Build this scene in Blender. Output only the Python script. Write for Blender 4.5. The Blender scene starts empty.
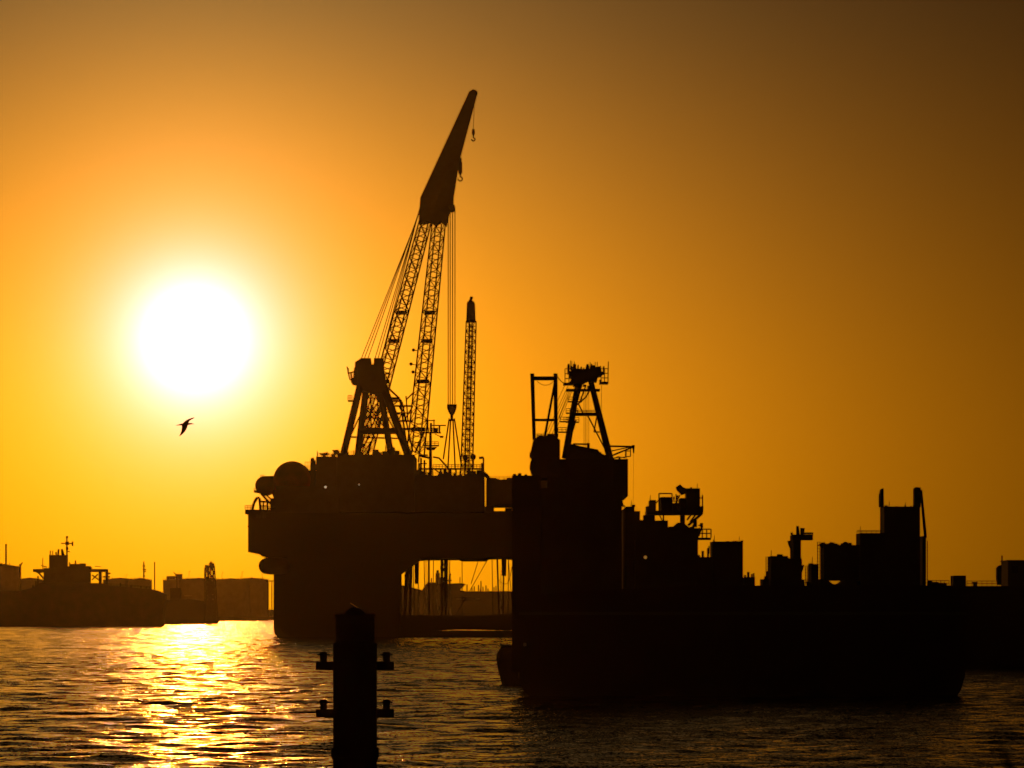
import bpy, math, random
import numpy as np
from mathutils import Vector

random.seed(7)
np.random.seed(7)
R = math.radians
sc = bpy.context.scene

# ------------------------------------------------------------------ camera
F = 4871.0            # focal length in picture widths * 1024
EYE = 9.0             # the photographer stands on a dike, eyes 9 m above the water
HZ = 611.0            # row of the horizon
cam_d = bpy.data.cameras.new('camera')
cam = bpy.data.objects.new('camera', cam_d)
sc.collection.objects.link(cam)
cam.location = (0, 0, EYE)
cam.rotation_euler = (R(90), 0, 0)
cam_d.sensor_width = 36.0
cam_d.lens = F / 1024.0 * 36.0
cam_d.shift_y = (HZ - 384.0) / 1024.0
cam_d.clip_start = 0.5
cam_d.clip_end = 40000
cam_d.dof.use_dof = True
cam_d.dof.focus_distance = 1500
cam_d.dof.aperture_fstop = 9.0
sc.camera = cam

# ------------------------------------------------------------------ sun and sky
SUN_AZ = math.atan((195 - 512) / F)
SUN_EL = math.atan((HZ - 340) / F)
world = bpy.data.worlds.new('World')
sc.world = world
world.use_nodes = True
nt = world.node_tree
N, L = nt.nodes, nt.links
N.clear()


def wm(op, a, b=None, c=None):
    n = N.new('ShaderNodeMath')
    n.operation = op
    for i, v in enumerate((a, b, c)):
        if v is None:
            continue
        if isinstance(v, (int, float)):
            n.inputs[i].default_value = v
        else:
            L.new(v, n.inputs[i])
    return n.outputs[0]


tc = N.new('ShaderNodeTexCoord')
sep = N.new('ShaderNodeSeparateXYZ')
L.new(tc.outputs['Generated'], sep.inputs[0])
az = wm('ARCTAN2', sep.outputs['X'], sep.outputs['Y'])
el = wm('MAXIMUM', wm('ARCSINE', sep.outputs['Z']), 0.0)
DEG = 57.29578
du = wm('MULTIPLY', wm('SUBTRACT', az, SUN_AZ), DEG)
dv = wm('MULTIPLY', wm('SUBTRACT', el, SUN_EL), DEG)
dup_ = wm('MAXIMUM', dv, 0.0)
ddn = wm('MINIMUM', dv, 0.0)
# wide glow round the sun; the thick air low down carries most of it
vv = wm('ADD', wm('MULTIPLY', dup_, 0.562), wm('MULTIPLY', ddn, 1.297))
dwide = wm('SQRT', wm('ADD', wm('MULTIPLY', du, du), wm('MULTIPLY', vv, vv)))
dcore = wm('SQRT', wm('ADD', wm('MULTIPLY', du, du), wm('MULTIPLY', dv, dv)))
WIDE_L = 3.56
wide = wm('EXPONENT', wm('MULTIPLY', dwide, -1.0 / WIDE_L))
core = wm('MINIMUM', wm('EXPONENT', wm('MULTIPLY', wm('SUBTRACT', dcore, 0.8), -1.0 / 0.3885)), 3.2)
eld = wm('MULTIPLY', el, DEG)
# deep orange low down, browner higher up
rampf = N.new('ShaderNodeMapRange')
L.new(eld, rampf.inputs['Value'])
rampf.interpolation_type = 'SMOOTHSTEP'
rampf.inputs['From Min'].default_value = -0.536
rampf.inputs['From Max'].default_value = 8.686
hue = N.new('ShaderNodeMix')
hue.data_type = 'RGBA'
L.new(rampf.outputs[0], hue.inputs[0])
hue.inputs[6].default_value = (4.0, 1.36, 0.0, 1)
hue.inputs[7].default_value = (0.33, 0.215, 0.072, 1)


def scaled(col, fac):
    n = N.new('ShaderNodeVectorMath')
    n.operation = 'SCALE'
    if isinstance(col, tuple):
        n.inputs[0].default_value = col
    else:
        L.new(col, n.inputs[0])
    if isinstance(fac, (int, float)):
        n.inputs['Scale'].default_value = fac
    else:
        L.new(fac, n.inputs['Scale'])
    return n.outputs[0]


def added(a, b):
    n = N.new('ShaderNodeVectorMath')
    n.operation = 'ADD'
    L.new(a, n.inputs[0])
    L.new(b, n.inputs[1])
    return n.outputs[0]


sky = N.new('ShaderNodeTexSky')
sky.sky_type = 'NISHITA'
sky.sun_disc = False
sky.sun_elevation = SUN_EL
sky.sun_rotation = SUN_AZ
sky.altitude = 0
sky.dust_density = 3.0
tint = N.new('ShaderNodeVectorMath')
tint.operation = 'MULTIPLY'
L.new(sky.outputs[0], tint.inputs[0])
tint.inputs[1].default_value = (0.26, 0.10, 0.006)
bg_sky = N.new('ShaderNodeBackground')
L.new(tint.outputs[0], bg_sky.inputs['Color'])
bg_sky.inputs['Strength'].default_value = 0.05
bg_glow = N.new('ShaderNodeBackground')
glow = added(scaled(hue.outputs[2], wide), scaled((0.426, 0.36, 0.69), core))
L.new(glow, bg_glow.inputs['Color'])
bg_glow.inputs['Strength'].default_value = 19.7
addsh = N.new('ShaderNodeAddShader')
L.new(bg_sky.outputs[0], addsh.inputs[0])
L.new(bg_glow.outputs[0], addsh.inputs[1])
wout = N.new('ShaderNodeOutputWorld')
L.new(addsh.outputs[0], wout.inputs['Surface'])

sun_d = bpy.data.lights.new('sun', 'SUN')
sun_d.energy = 2.1
sun_d.angle = R(0.53)
sun_d.color = (1.0, 0.32, 0.02)
sun = bpy.data.objects.new('sun', sun_d)
sc.collection.objects.link(sun)
to_sun = Vector((math.sin(SUN_AZ) * math.cos(SUN_EL), math.cos(SUN_AZ) * math.cos(SUN_EL), math.sin(SUN_EL)))
sun.rotation_euler = to_sun.to_track_quat('Z', 'Y').to_euler()

sc.view_settings.view_transform = 'Standard'
sc.view_settings.look = 'None'
sc.view_settings.exposure = -4.3
sc.view_settings.gamma = 1.0
sc.view_settings.use_curve_mapping = False
sc.render.engine = 'CYCLES'
sc.cycles.max_bounces = 5
sc.cycles.diffuse_bounces = 2
sc.cycles.glossy_bounces = 3
sc.cycles.transmission_bounces = 3
sc.cycles.volume_bounces = 0
sc.cycles.sample_clamp_indirect = 6.0
sc.cycles.use_denoising = True

# ------------------------------------------------------------------ materials


def paint(name, col, rough=0.55, var=0.35, scale=0.6, metallic=0.0, rust=0.0, bump=0.0):
    m = bpy.data.materials.new(name)
    m.use_nodes = True
    t = m.node_tree
    b = t.nodes['Principled BSDF']
    tcn = t.nodes.new('ShaderNodeTexCoord')
    no = t.nodes.new('ShaderNodeTexNoise')
    no.inputs['Scale'].default_value = scale
    no.inputs['Detail'].default_value = 6
    t.links.new(tcn.outputs['Object'], no.inputs['Vector'])
    r = t.nodes.new('ShaderNodeValToRGB')
    r.color_ramp.elements[0].position = 0.3
    r.color_ramp.elements[1].position = 0.72
    lo = tuple(c * (1 - var) for c in col)
    hi = tuple(min(1, c * (1 + var)) for c in col)
    if rust:
        lo = tuple(l * (1 - rust) + q * rust for l, q in zip(lo, (0.12, 0.045, 0.015)))
    r.color_ramp.elements[0].color = lo + (1,)
    r.color_ramp.elements[1].color = hi + (1,)
    t.links.new(no.outputs['Fac'], r.inputs[0])
    t.links.new(r.outputs[0], b.inputs['Base Color'])
    b.inputs['Roughness'].default_value = rough
    b.inputs['Metallic'].default_value = metallic
    if bump:
        bn = t.nodes.new('ShaderNodeBump')
        bn.inputs['Strength'].default_value = bump
        bn.inputs['Distance'].default_value = 0.05
        t.links.new(no.outputs['Fac'], bn.inputs['Height'])
        t.links.new(bn.outputs[0], b.inputs['Normal'])
    return m


M = {
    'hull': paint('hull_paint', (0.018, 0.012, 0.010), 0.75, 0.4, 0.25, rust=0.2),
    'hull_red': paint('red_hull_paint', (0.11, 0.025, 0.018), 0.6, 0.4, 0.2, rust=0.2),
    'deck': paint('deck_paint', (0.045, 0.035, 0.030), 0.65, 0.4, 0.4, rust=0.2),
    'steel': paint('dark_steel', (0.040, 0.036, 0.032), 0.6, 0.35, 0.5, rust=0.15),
    'red': paint('red_drum_paint', (0.5, 0.04, 0.025), 0.5, 0.3, 0.3),
    'orange': paint('lifeboat_paint', (0.35, 0.09, 0.02), 0.5, 0.2, 0.5),
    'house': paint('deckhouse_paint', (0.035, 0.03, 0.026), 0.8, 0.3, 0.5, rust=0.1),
    'white': paint('ship_white_paint', (0.30, 0.28, 0.25), 0.55, 0.15, 0.3),
    'rope': paint('wire_rope', (0.05, 0.045, 0.04), 0.7, 0.3, 4.0),
    'chain': paint('rusty_chain', (0.06, 0.04, 0.03), 0.8, 0.3, 4.0, rust=0.4),
    'pile': paint('pile_steel', (0.045, 0.035, 0.030), 0.7, 0.5, 2.5, rust=0.4, bump=0.4),
    'tank': paint('tank_paint', (0.22, 0.20, 0.17), 0.6, 0.2, 0.2),
    'shed': paint('shed_cladding', (0.20, 0.17, 0.14), 0.7, 0.2, 0.15),
    'land': paint('quay_ground', (0.10, 0.085, 0.065), 0.9, 0.4, 0.05),
    'dike': paint('dike_grass', (0.05, 0.07, 0.025), 0.95, 0.4, 1.5),
    'leaf': paint('reed_leaf', (0.05, 0.06, 0.02), 0.7, 0.3, 12),
    'gull': paint('gull_feathers', (0.5, 0.42, 0.34), 0.8, 0.3, 6),
    'bright': paint('galvanised_pipe', (0.45, 0.30, 0.22), 0.3, 0.2, 3, metallic=0.8),
    'glass': paint('panel_glass', (0.03, 0.03, 0.04), 0.08, 0.1, 3),
}
# light shines a little through spread feathers
_t = M['gull'].node_tree
_mx, _tr = _t.nodes.new('ShaderNodeMixShader'), _t.nodes.new('ShaderNodeBsdfTranslucent')
_tr.inputs['Color'].default_value = (0.6, 0.45, 0.3, 1)
_mx.inputs[0].default_value = 0.8
_t.links.new(_t.nodes['Principled BSDF'].outputs[0], _mx.inputs[1])
_t.links.new(_tr.outputs[0], _mx.inputs[2])
_t.links.new(_mx.outputs[0], _t.nodes['Material Output'].inputs['Surface'])
lamp_m = bpy.data.materials.new('work_lamp')
lamp_m.use_nodes = True
_b = lamp_m.node_tree.nodes['Principled BSDF']
_b.inputs['Emission Color'].default_value = (1, 0.75, 0.5, 1)
_b.inputs['Emission Strength'].default_value = 22.0
M['lamp'] = lamp_m
lamp_a = lamp_m.copy()
lamp_a.name = 'amber_lamp'
lamp_a.node_tree.nodes['Principled BSDF'].inputs['Emission Color'].default_value = (1, 0.42, 0.06, 1)
lamp_a.node_tree.nodes['Principled BSDF'].inputs['Emission Strength'].default_value = 5.0
M['amber'] = lamp_a

# ------------------------------------------------------------------ building helpers


def P(px, py, y):
    """picture column and row of a point that stands y metres away -> metres"""
    return Vector(((px - 512.0) / F * y, y, EYE + (HZ - py) / F * y))


def root_loc(o):
    while o.parent:
        o = o.parent
    return o.location.copy()


class MB:
    def __init__(self):
        self.v = []
        self.f = []

    def quadbox(self, pts):
        n = len(self.v)
        self.v += [Vector(p) for p in pts]
        self.f += [tuple(n + i for i in q) for q in
                   ((0, 3, 2, 1), (4, 5, 6, 7), (0, 1, 5, 4), (1, 2, 6, 5), (2, 3, 7, 6), (3, 0, 4, 7))]
        return self

    def box(self, x0, x1, y0, y1, z0, z1):
        return self.quadbox([(x0, y0, z0), (x1, y0, z0), (x1, y1, z0), (x0, y1, z0),
                             (x0, y0, z1), (x1, y0, z1), (x1, y1, z1), (x0, y1, z1)])

    def pbox(self, px0, py0, px1, py1, ya, yb, fit=True):
        if fit:                       # the far edge, not the near one, makes the outline on the side facing the axis
            if px0 > 512:
                px0 = min(512 + (px0 - 512) * yb / ya, px1 - 1)
            if px1 < 512:
                px1 = max(512 + (px1 - 512) * yb / ya, px0 + 1)
        a, b = P(px0, py1, ya), P(px1, py0, ya)
        return self.box(a.x, b.x, ya, yb, a.z, b.z)

    def prism(self, poly, ya, yb):
        """outline in picture units at ya, run straight back to yb"""
        pts = [P(x, y, ya) for x, y in poly]
        n, k = len(self.v), len(pts)
        self.v += pts + [Vector((p.x, yb, p.z)) for p in pts]
        self.f.append(tuple(range(n, n + k)))
        self.f.append(tuple(range(n + 2 * k - 1, n + k - 1, -1)))
        for i in range(k):
            j = (i + 1) % k
            self.f.append((n + i, n + k + i, n + k + j, n + j))
        return self

    def tube(self, p, q, r0, r1=None, s=6, cap=True):
        p, q = Vector(p), Vector(q)
        r1 = r0 if r1 is None else r1
        d = (q - p).normalized()
        a = d.orthogonal().normalized()
        b = d.cross(a)
        n = len(self.v)
        for c, r in ((p, r0), (q, r1)):
            for i in range(s):
                t = 2 * math.pi * (i + 0.5) / s
                self.v.append(c + a * (r * math.cos(t)) + b * (r * math.sin(t)))
        for i in range(s):
            j = (i + 1) % s
            self.f.append((n + i, n + j, n + s + j, n + s + i))
        if cap:
            self.f.append(tuple(range(n + s - 1, n - 1, -1)))
            self.f.append(tuple(range(n + s, n + 2 * s)))
        return self

    def path(self, pts, r, s=5):
        for a, b in zip(pts[:-1], pts[1:]):
            self.tube(a, b, r, r, s)
        return self

    def lathe(self, c, prof, axis='z', s=24):
        """prof: (radius, distance along the axis)"""
        c = Vector(c)
        n = len(self.v)
        for r, h in prof:
            for i in range(s):
                t = 2 * math.pi * i / s
                u, w = max(r, 0.001) * math.cos(t), max(r, 0.001) * math.sin(t)
                if axis == 'z':
                    o = Vector((u, w, h))
                elif axis == 'y':
                    o = Vector((u, h, w))
                else:
                    o = Vector((h, u, w))
                self.v.append(c + o)
        for k in range(len(prof) - 1):
            for i in range(s):
                j = (i + 1) % s
                self.f.append((n + k * s + i, n + k * s + j, n + (k + 1) * s + j, n + (k + 1) * s + i))
        self.f.append(tuple(range(n + s - 1, n - 1, -1)))
        e = n + (len(prof) - 1) * s
        self.f.append(tuple(range(e, e + s)))
        return self

    def ball(self, c, r, s=14, squash=1.0):
        prof = [(r * math.sin(math.pi * i / 10), -r * squash * math.cos(math.pi * i / 10)) for i in range(11)]
        return self.lathe(c, prof, 'z', s)

    def rail(self, a, b, h, r, n=None, rows=2):
        a, b = Vector(a), Vector(b)
        up = Vector((0, 0, h))
        n = n or max(2, int((b - a).length / 2.0))
        for k in range(1, rows + 1):
            self.tube(a + up * (k / rows), b + up * (k / rows), r, r, 4)
        for i in range(n + 1):
            p = a.lerp(b, i / n)
            self.tube(p, p + up, r, r, 4)
        return self

    def clutter(self, x0, x1, y0, y1, z, n, smin, smax, hmax):
        for _ in range(n):
            x, y = random.uniform(x0, x1), random.uniform(y0, y1)
            w, d, h = random.uniform(smin, smax), random.uniform(smin, smax), random.uniform(0.2, 1) ** 1.5 * hmax
            if random.random() < 0.3:
                self.lathe((x, y, z - 0.05), [(w * 0.5, 0), (w * 0.5, h * 0.8), (w * 0.2, h)], 'z', 8)
            else:
                self.box(x - w / 2, x + w / 2, y - d / 2, y + d / 2, z - 0.05, z + h)
                if random.random() < 0.4:
                    self.tube((x, y, z + h), (x, y, z + h + random.uniform(0.5, 1) * hmax * 0.6), 0.05 * smax, None, 4)
        return self

    def build(self, name, mat, parent=None, label=None, cat=None, group=None, kind=None, smooth=False):
        o0 = root_loc(parent) if parent else Vector()
        loc = Vector()
        if parent is None:
            xs = [v.x for v in self.v]
            ys = [v.y for v in self.v]
            loc = Vector(((min(xs) + max(xs)) / 2, (min(ys) + max(ys)) / 2, min(v.z for v in self.v)))
        off = o0 + loc
        me = bpy.data.meshes.new(name)
        me.from_pydata([tuple(v - off) for v in self.v], [], self.f)
        me.update()
        me.materials.append(M[mat])
        if smooth:
            for p in me.polygons:
                p.use_smooth = True
        o = bpy.data.objects.new(name, me)
        sc.collection.objects.link(o)
        o.parent = parent
        o.location = loc
        tag(o, label, cat, group, kind)
        return o


def tag(o, label=None, cat=None, group=None, kind=None):
    for k, v in (('label', label), ('category', cat), ('group', group), ('kind', kind)):
        if v:
            o[k] = v
    return o


def thing(name, loc, label, cat, group=None):
    o = bpy.data.objects.new(name, None)
    sc.collection.objects.link(o)
    o.location = loc
    o.empty_display_size = 1.0
    return tag(o, label, cat, group)


def lattice(parent, p0, p1, w0, w1, n, side, rc, rl, mat='steel'):
    """four chords and their lacing from p0 to p1; side = direction of one face"""
    p0, p1 = Vector(p0), Vector(p1)
    d = (p1 - p0).normalized()
    a = (Vector(side) - d * Vector(side).dot(d)).normalized()
    b = d.cross(a)

    def cor(t, i):
        w = (w0 + (w1 - w0) * t) / 2
        sa, sb = ((-1, -1), (1, -1), (1, 1), (-1, 1))[i % 4]
        return p0.lerp(p1, t) + a * (sa * w) + b * (sb * w)
    for i in range(4):
        MB().tube(cor(0, i), cor(1, i), rc, rc * 0.8).build('chord', mat, parent)
    lace = MB()
    for k in range(n):
        t0, t1 = k / n, (k + 1) / n
        for i in range(4):
            lace.tube(cor(t1, i), cor(t1, i + 1), rl, rl, 4, False)
            if (k + i) % 2:
                lace.tube(cor(t0, i), cor(t1, i + 1), rl, rl, 4, False)
            else:
                lace.tube(cor(t0, i + 1), cor(t1, i), rl, rl, 4, False)
    lace.build('lacing', mat, parent, kind='stuff')


def sag(p, q, drop, n=10):
    p, q = Vector(p), Vector(q)
    return [p.lerp(q, i / n) - Vector((0, 0, drop * 4 * (i / n) * (1 - i / n))) for i in range(n + 1)]


# ================================================================== the setting
# ---- water: one sheet, waves modelled down to the grid's spacing


def stretch(a, b, s0, s1):
    out, x, s = [a], a, s0
    while x < b:
        x += s
        out.append(min(x, b))
        s = min(s * 1.12, s1)
    return out


def graded(a, b, s0):
    out, y = [], a
    while y < b:
        out.append(y)
        y += s0 * math.sqrt(y / a)
    return out


xs_pos = list(np.arange(0, 75, 1.0)) + stretch(75, 330, 1.0, 2.8)[0:] + stretch(330, 6000, 4, 600)[1:]
xs = np.array(sorted(set([-x for x in xs_pos] + xs_pos)))
ys = np.array(stretch(24, 262, 3, 3)[:-1] + graded(262, 4600, 0.47)
              + stretch(4600, 5000, 5, 100))
dxs, dys = np.gradient(xs), np.gradient(ys)
X, Y = np.meshgrid(xs, ys)
Z = np.zeros_like(X)
for i in range(100):
    lam = 1.4 * (14.0 / 1.4) ** random.random()
    th = random.gauss(R(97), R(40))
    slope = 0.0195 * (lam / 4.0) ** -0.4
    k = 2 * math.pi / lam
    kx, ky = k * math.cos(th), k * math.sin(th)
    wx = np.clip((2 * math.pi / max(abs(kx), 1e-4) / dxs - 2.4) / 2.0, 0, 1)
    wy = np.clip((2 * math.pi / max(abs(ky), 1e-4) / dys - 2.4) / 2.0, 0, 1)
    if wy.max() <= 0:
        continue
    ph = random.uniform(0, 6.283)
    Z += (slope / k) * np.sin(kx * X + ky * Y + ph) * wx[None, :] * wy[:, None]
nx, ny = len(xs), len(ys)
co = np.stack([X, Y, Z], -1).reshape(-1, 3).astype(np.float32)
idx = np.arange(nx * ny).reshape(ny, nx)
quads = np.stack([idx[:-1, :-1], idx[:-1, 1:], idx[1:, 1:], idx[1:, :-1]], -1).reshape(-1, 4).astype(np.int32)
me = bpy.data.meshes.new('water')
me.vertices.add(len(co))
me.vertices.foreach_set('co', co.ravel())
me.loops.add(quads.size)
me.loops.foreach_set('vertex_index', quads.ravel())
me.polygons.add(len(quads))
me.polygons.foreach_set('loop_start', np.arange(0, quads.size, 4, dtype=np.int32))
me.polygons.foreach_set('use_smooth', np.ones(len(quads), dtype=bool))
me.update(calc_edges=True)
wmat = bpy.data.materials.new('harbour_water')
wmat.use_nodes = True
t = wmat.node_tree
b = t.nodes['Principled BSDF']
b.inputs['Base Color'].default_value = (0.008, 0.009, 0.008, 1)
b.inputs['Roughness'].default_value = 0.07
b.inputs['IOR'].default_value = 1.33
tcw = t.nodes.new('ShaderNodeTexCoord')


def slope_noise(scale, amp, detail, sx):
    mp = t.nodes.new('ShaderNodeMapping')
    mp.inputs['Scale'].default_value = (sx, 1.0, 1.0)
    t.links.new(tcw.outputs['Object'], mp.inputs['Vector'])
    n = t.nodes.new('ShaderNodeTexNoise')
    n.inputs['Scale'].default_value = scale
    n.inputs['Detail'].default_value = detail
    n.inputs['Roughness'].default_value = 0.6
    t.links.new(mp.outputs[0], n.inputs['Vector'])
    s = t.nodes.new('ShaderNodeVectorMath')
    s.operation = 'SUBTRACT'
    t.links.new(n.outputs['Color'], s.inputs[0])
    s.inputs[1].default_value = (0.5, 0.5, 0.5)
    m = t.nodes.new('ShaderNodeVectorMath')
    m.operation = 'MULTIPLY'
    t.links.new(s.outputs[0], m.inputs[0])
    m.inputs[1].default_value = (amp * 1.6, amp * 0.95, 0.0)
    return m.outputs[0]


gmp = t.nodes.new('ShaderNodeMapping')
gmp.inputs['Scale'].default_value = (0.5, 1.0, 1.0)
t.links.new(tcw.outputs['Object'], gmp.inputs['Vector'])
gust = t.nodes.new('ShaderNodeTexNoise')
gust.inputs['Scale'].default_value = 0.022
gust.inputs['Detail'].default_value = 3
t.links.new(gmp.outputs[0], gust.inputs['Vector'])
gr = t.nodes.new('ShaderNodeMapRange')
gr.inputs['From Min'].default_value = 0.3
gr.inputs['From Max'].default_value = 0.7
gr.inputs['To Min'].default_value = 0.55
gr.inputs['To Max'].default_value = 1.45
t.links.new(gust.outputs['Fac'], gr.inputs['Value'])
geo = t.nodes.new('ShaderNodeNewGeometry')
acc = geo.outputs['Normal']
for s_, a_, d_, sx_ in ((5.0, 1.1, 3, 0.85), (1.6, 0.6, 2, 0.85), (0.03, 0.10, 2, 0.6)):
    ad = t.nodes.new('ShaderNodeVectorMath')
    ad.operation = 'ADD'
    t.links.new(acc, ad.inputs[0])
    gs = t.nodes.new('ShaderNodeVectorMath')
    gs.operation = 'SCALE'
    t.links.new(slope_noise(s_, a_, d_, sx_), gs.inputs[0])
    t.links.new(gr.outputs[0], gs.inputs['Scale'])
    t.links.new(gs.outputs[0], ad.inputs[1])
    acc = ad.outputs[0]
nn = t.nodes.new('ShaderNodeVectorMath')
nn.operation = 'NORMALIZE'
t.links.new(acc, nn.inputs[0])
t.links.new(nn.outputs[0], b.inputs['Normal'])
me.materials.append(wmat)
water = bpy.data.objects.new('water', me)
sc.collection.objects.link(water)
tag(water, 'rippled harbour water glittering gold below the sun', 'water', kind='structure')

# ---- the dike the photograph is taken from, and the far shore
dk = MB()
prof = [(-90, -1), (-60, 0.5), (-30, 7.0), (-8, 7.4), (5, 7.4), (9, 6.9), (32, 0.3), (38, -2)]
n0 = len(prof)
segs = 40
for i in range(segs + 1):
    x = -400 + 800 * i / segs
    for (yy, zz) in prof:
        dk.v.append(Vector((x, yy + random.uniform(-.2, .2), zz + random.uniform(-.05, .05))))
for i in range(segs):
    for j in range(n0 - 1):
        a = i * n0 + j
        dk.f.append((a, a + n0, a + n0 + 1, a + 1))
dk.build('dike', 'dike', label='grassy dike along the near side of the harbour', kind='structure')
MB().box(-5900, 5900, 4872, 5700, -0.9, 3.2).build('far_shore', 'land', label='flat quay land along the far side of the harbour', kind='structure')

rg = MB()
nr = 240
for i in range(nr + 1):
    x = -5900 + 11800 * i / nr
    hgt = 11.0 + 2.2 * math.sin(i * 0.31) + 1.4 * math.sin(i * 0.83 + 1) + random.uniform(-.5, .5)
    rg.v += [Vector((x, 5420, 3.0)), Vector((x, 5500, hgt)), Vector((x, 5580, hgt - 1)), Vector((x, 5690, 3.0))]
for i in range(nr):
    for j in range(3):
        a = i * 4 + j
        rg.f.append((a, a + 4, a + 5, a + 1))
rg.build('dunes', 'dike', label='low dune ridge closing the horizon behind the far quay', kind='structure')

# ================================================================== the crane vessel across the water
Y1 = 1686.0
s1 = Y1 / F
v1 = thing('crane_vessel', P(330, 637, Y1 + 20),
           'huge semi-submersible crane vessel with tall boom leaning right and red drums at its end', 'crane vessel')
YB = Y1 + 70
# columns and lower beams
for (xa, xb, ya, yb) in ((273.5, 400, Y1, Y1 + 26), (277, 398, YB - 26, YB), (520, 640, Y1, Y1 + 26), (524, 640, YB - 26, YB)):
    c = MB()
    pl = [(xa, 556), (xb, 556), (xb, 630), (xb - 4, 640), (xa + 8, 641), (xa + 1, 634), (xa, 628)]
    if xa > 500:
        pl = [(xa, 556), (xb, 556), (xb, 641), (xa + 3, 641), (xa, 634)]
    c.prism(pl, ya, yb)
    c.build('hull_column', 'hull', v1)
for (xa, xb) in ((390, 421), (503, 532)):
    m = MB()
    if xa < 450:
        m.prism([(388, 553), (422, 553), (419, 560.5), (399, 575), (388, 575)], Y1 + 3, Y1 + 23)
    else:
        m.prism([(514, 553), (532, 553), (532, 575), (524, 572), (515, 560)], Y1 + 3, Y1 + 23)
    m.build('haunch', 'hull', v1)
m = MB()
m.prism([(398, 615), (470, 615.5), (505, 614), (524, 612.5), (524, 630.6), (500, 630.3), (470, 629.6), (455, 629.6), (440, 630.6), (398, 631.5)], Y1 + 6, Y1 + 16)
m.build('bracing_beam', 'hull', v1)
MB().prism([(398, 615.8), (524, 615.8), (524, 625), (398, 626)], YB - 18, YB - 8).build('bracing_beam', 'hull', v1)
MB().prism([(392, 630.9), (520, 630.8), (640, 630.6), (640, 641), (392, 641)], Y1 + 2, Y1 + 24).build('pontoon', 'hull', v1)
# deck box
m = MB()
m.prism([(248, 513), (640, 513), (640, 558), (512, 558), (505, 557.2), (488, 557.5), (485, 559.5), (460, 559.5), (457, 558.2),
         (422, 558.5), (398, 561), (275, 561), (270, 558), (262, 556.5), (257, 552.5), (248, 552)], Y1 - 1, YB + 1)
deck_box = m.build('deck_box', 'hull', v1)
m = MB()
m.prism([(246.5, 526.5), (249, 525.5), (249, 527.5)], Y1, Y1 + 10)
m.build('fender_step', 'hull', deck_box)
# lifeboat slung below the deck edge
lb = MB()
c = P(268, 566, Y1 - 2)
lb.lathe(c + Vector((-3.0, -1, 0)), [(0.5, -0.2), (1.5, 0.2), (2.3, 0.9), (2.8, 2.0), (3.0, 3.5), (3.0, 7.5), (2.6, 9.5), (1.2, 10.6)], 'x', 18)
lifeboat = lb.build('lifeboat', 'hull_red', v1, smooth=True)
MB().pbox(262, 563.5, 276, 568, Y1 - 5.5, Y1 + 3).build('fender_belt', 'steel', lifeboat)
for x in (266, 272):
    MB().tube(P(x, 552, Y1), P(x, 562, Y1), 0.3).build('davit_hanger', 'steel', v1)

# superstructure blocks (outline units, depth from the front of the vessel)
for (x0, y0, x1, y1, a, bk, nm) in (
        (276, 486, 345, 514, 4, 60, 'machinery_house'), (316, 456.5, 340, 490, 8, 40, 'winch_house'),
        (337, 454.5, 417, 512, 6, 58, 'crane_pedestal'), (415, 475.5, 485, 512, 6, 60, 'deckhouse'),
        (486, 479.5, 512.5, 505.5, 10, 50, 'deckhouse'), (513, 480, 600, 506, 10, 50, 'deckhouse'),
        (270, 498, 300, 514, 3, 20, 'store_room'), (296, 470, 318, 490, 10, 36, 'winch_house'),
        (485, 506, 494, 513, 12, 40, 'plinth'), (505, 508, 512, 514, 12, 30, 'plinth'),
        (484, 511, 640, 516, 4, 62, 'upper_deck')):
    MB().pbox(x0, y0, x1, y1, Y1 + a, Y1 + bk).build(nm, 'deck', v1)
m = MB()
p = P(486, 472, Y1 + 12)
m.prism([(483, 475), (487, 473), (492, 480), (489, 481)], Y1 + 12, Y1 + 20).pbox(487, 477.8, 495, 481, Y1 + 12, Y1 + 30)
m.build('ventilator', 'deck', v1)
MB().prism([(310.5, 458.5), (313, 457.3), (315, 461), (316, 470), (310, 470)], Y1 + 12, Y1 + 18).build('exhaust_stack', 'steel', v1)
# red drums at the left end
c = P(293, 480.5, Y1 + 18)
big = MB().lathe(c + Vector((0, -9, 0)), [(5.4, 0), (6.5, 0.7), (6.6, 3), (6.6, 15), (6.5, 17.3), (5.4, 18)], 'y', 48).build('cable_drum', 'red', v1, label='large red cable drum', smooth=False)
c2 = P(265.5, 486, Y1 + 18)
MB().lathe(c2 + Vector((0, -7, 0)), [(2.6, 0), (3.3, 0.5), (3.35, 13.5), (2.6, 14)], 'y', 32).build('cable_drum', 'red', v1, label='small red cable drum')
MB().prism([(266, 479.6), (292, 472), (292, 499), (274, 499), (271, 492), (266, 492.6)], Y1 + 13, Y1 + 22).build('drum_cradle', 'red', v1)
m = MB()
m.prism([(264, 476), (273.5, 475.8), (273, 478.5), (265, 479)], Y1 + 13, Y1 + 20)
m.build('roller_cover', 'steel', v1)
MB().rail(P(260.5, 480, Y1 + 14), P(264, 480, Y1 + 14), 5 * s1, 0.09, 2).build('railing', 'steel', v1)
MB().tube(P(254, 491.5, Y1 + 14), P(263, 493, Y1 + 14), 0.4).build('outrigger', 'steel', v1)
MB().rail(P(254, 491.5, Y1 + 14), P(259, 492, Y1 + 14), 3 * s1, 0.1, 2).build('railing', 'steel', v1)
MB().rail(P(305, 470, Y1 + 14), P(311, 470, Y1 + 14), 8 * s1, 0.1, 2).build('railing', 'steel', v1)
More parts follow.
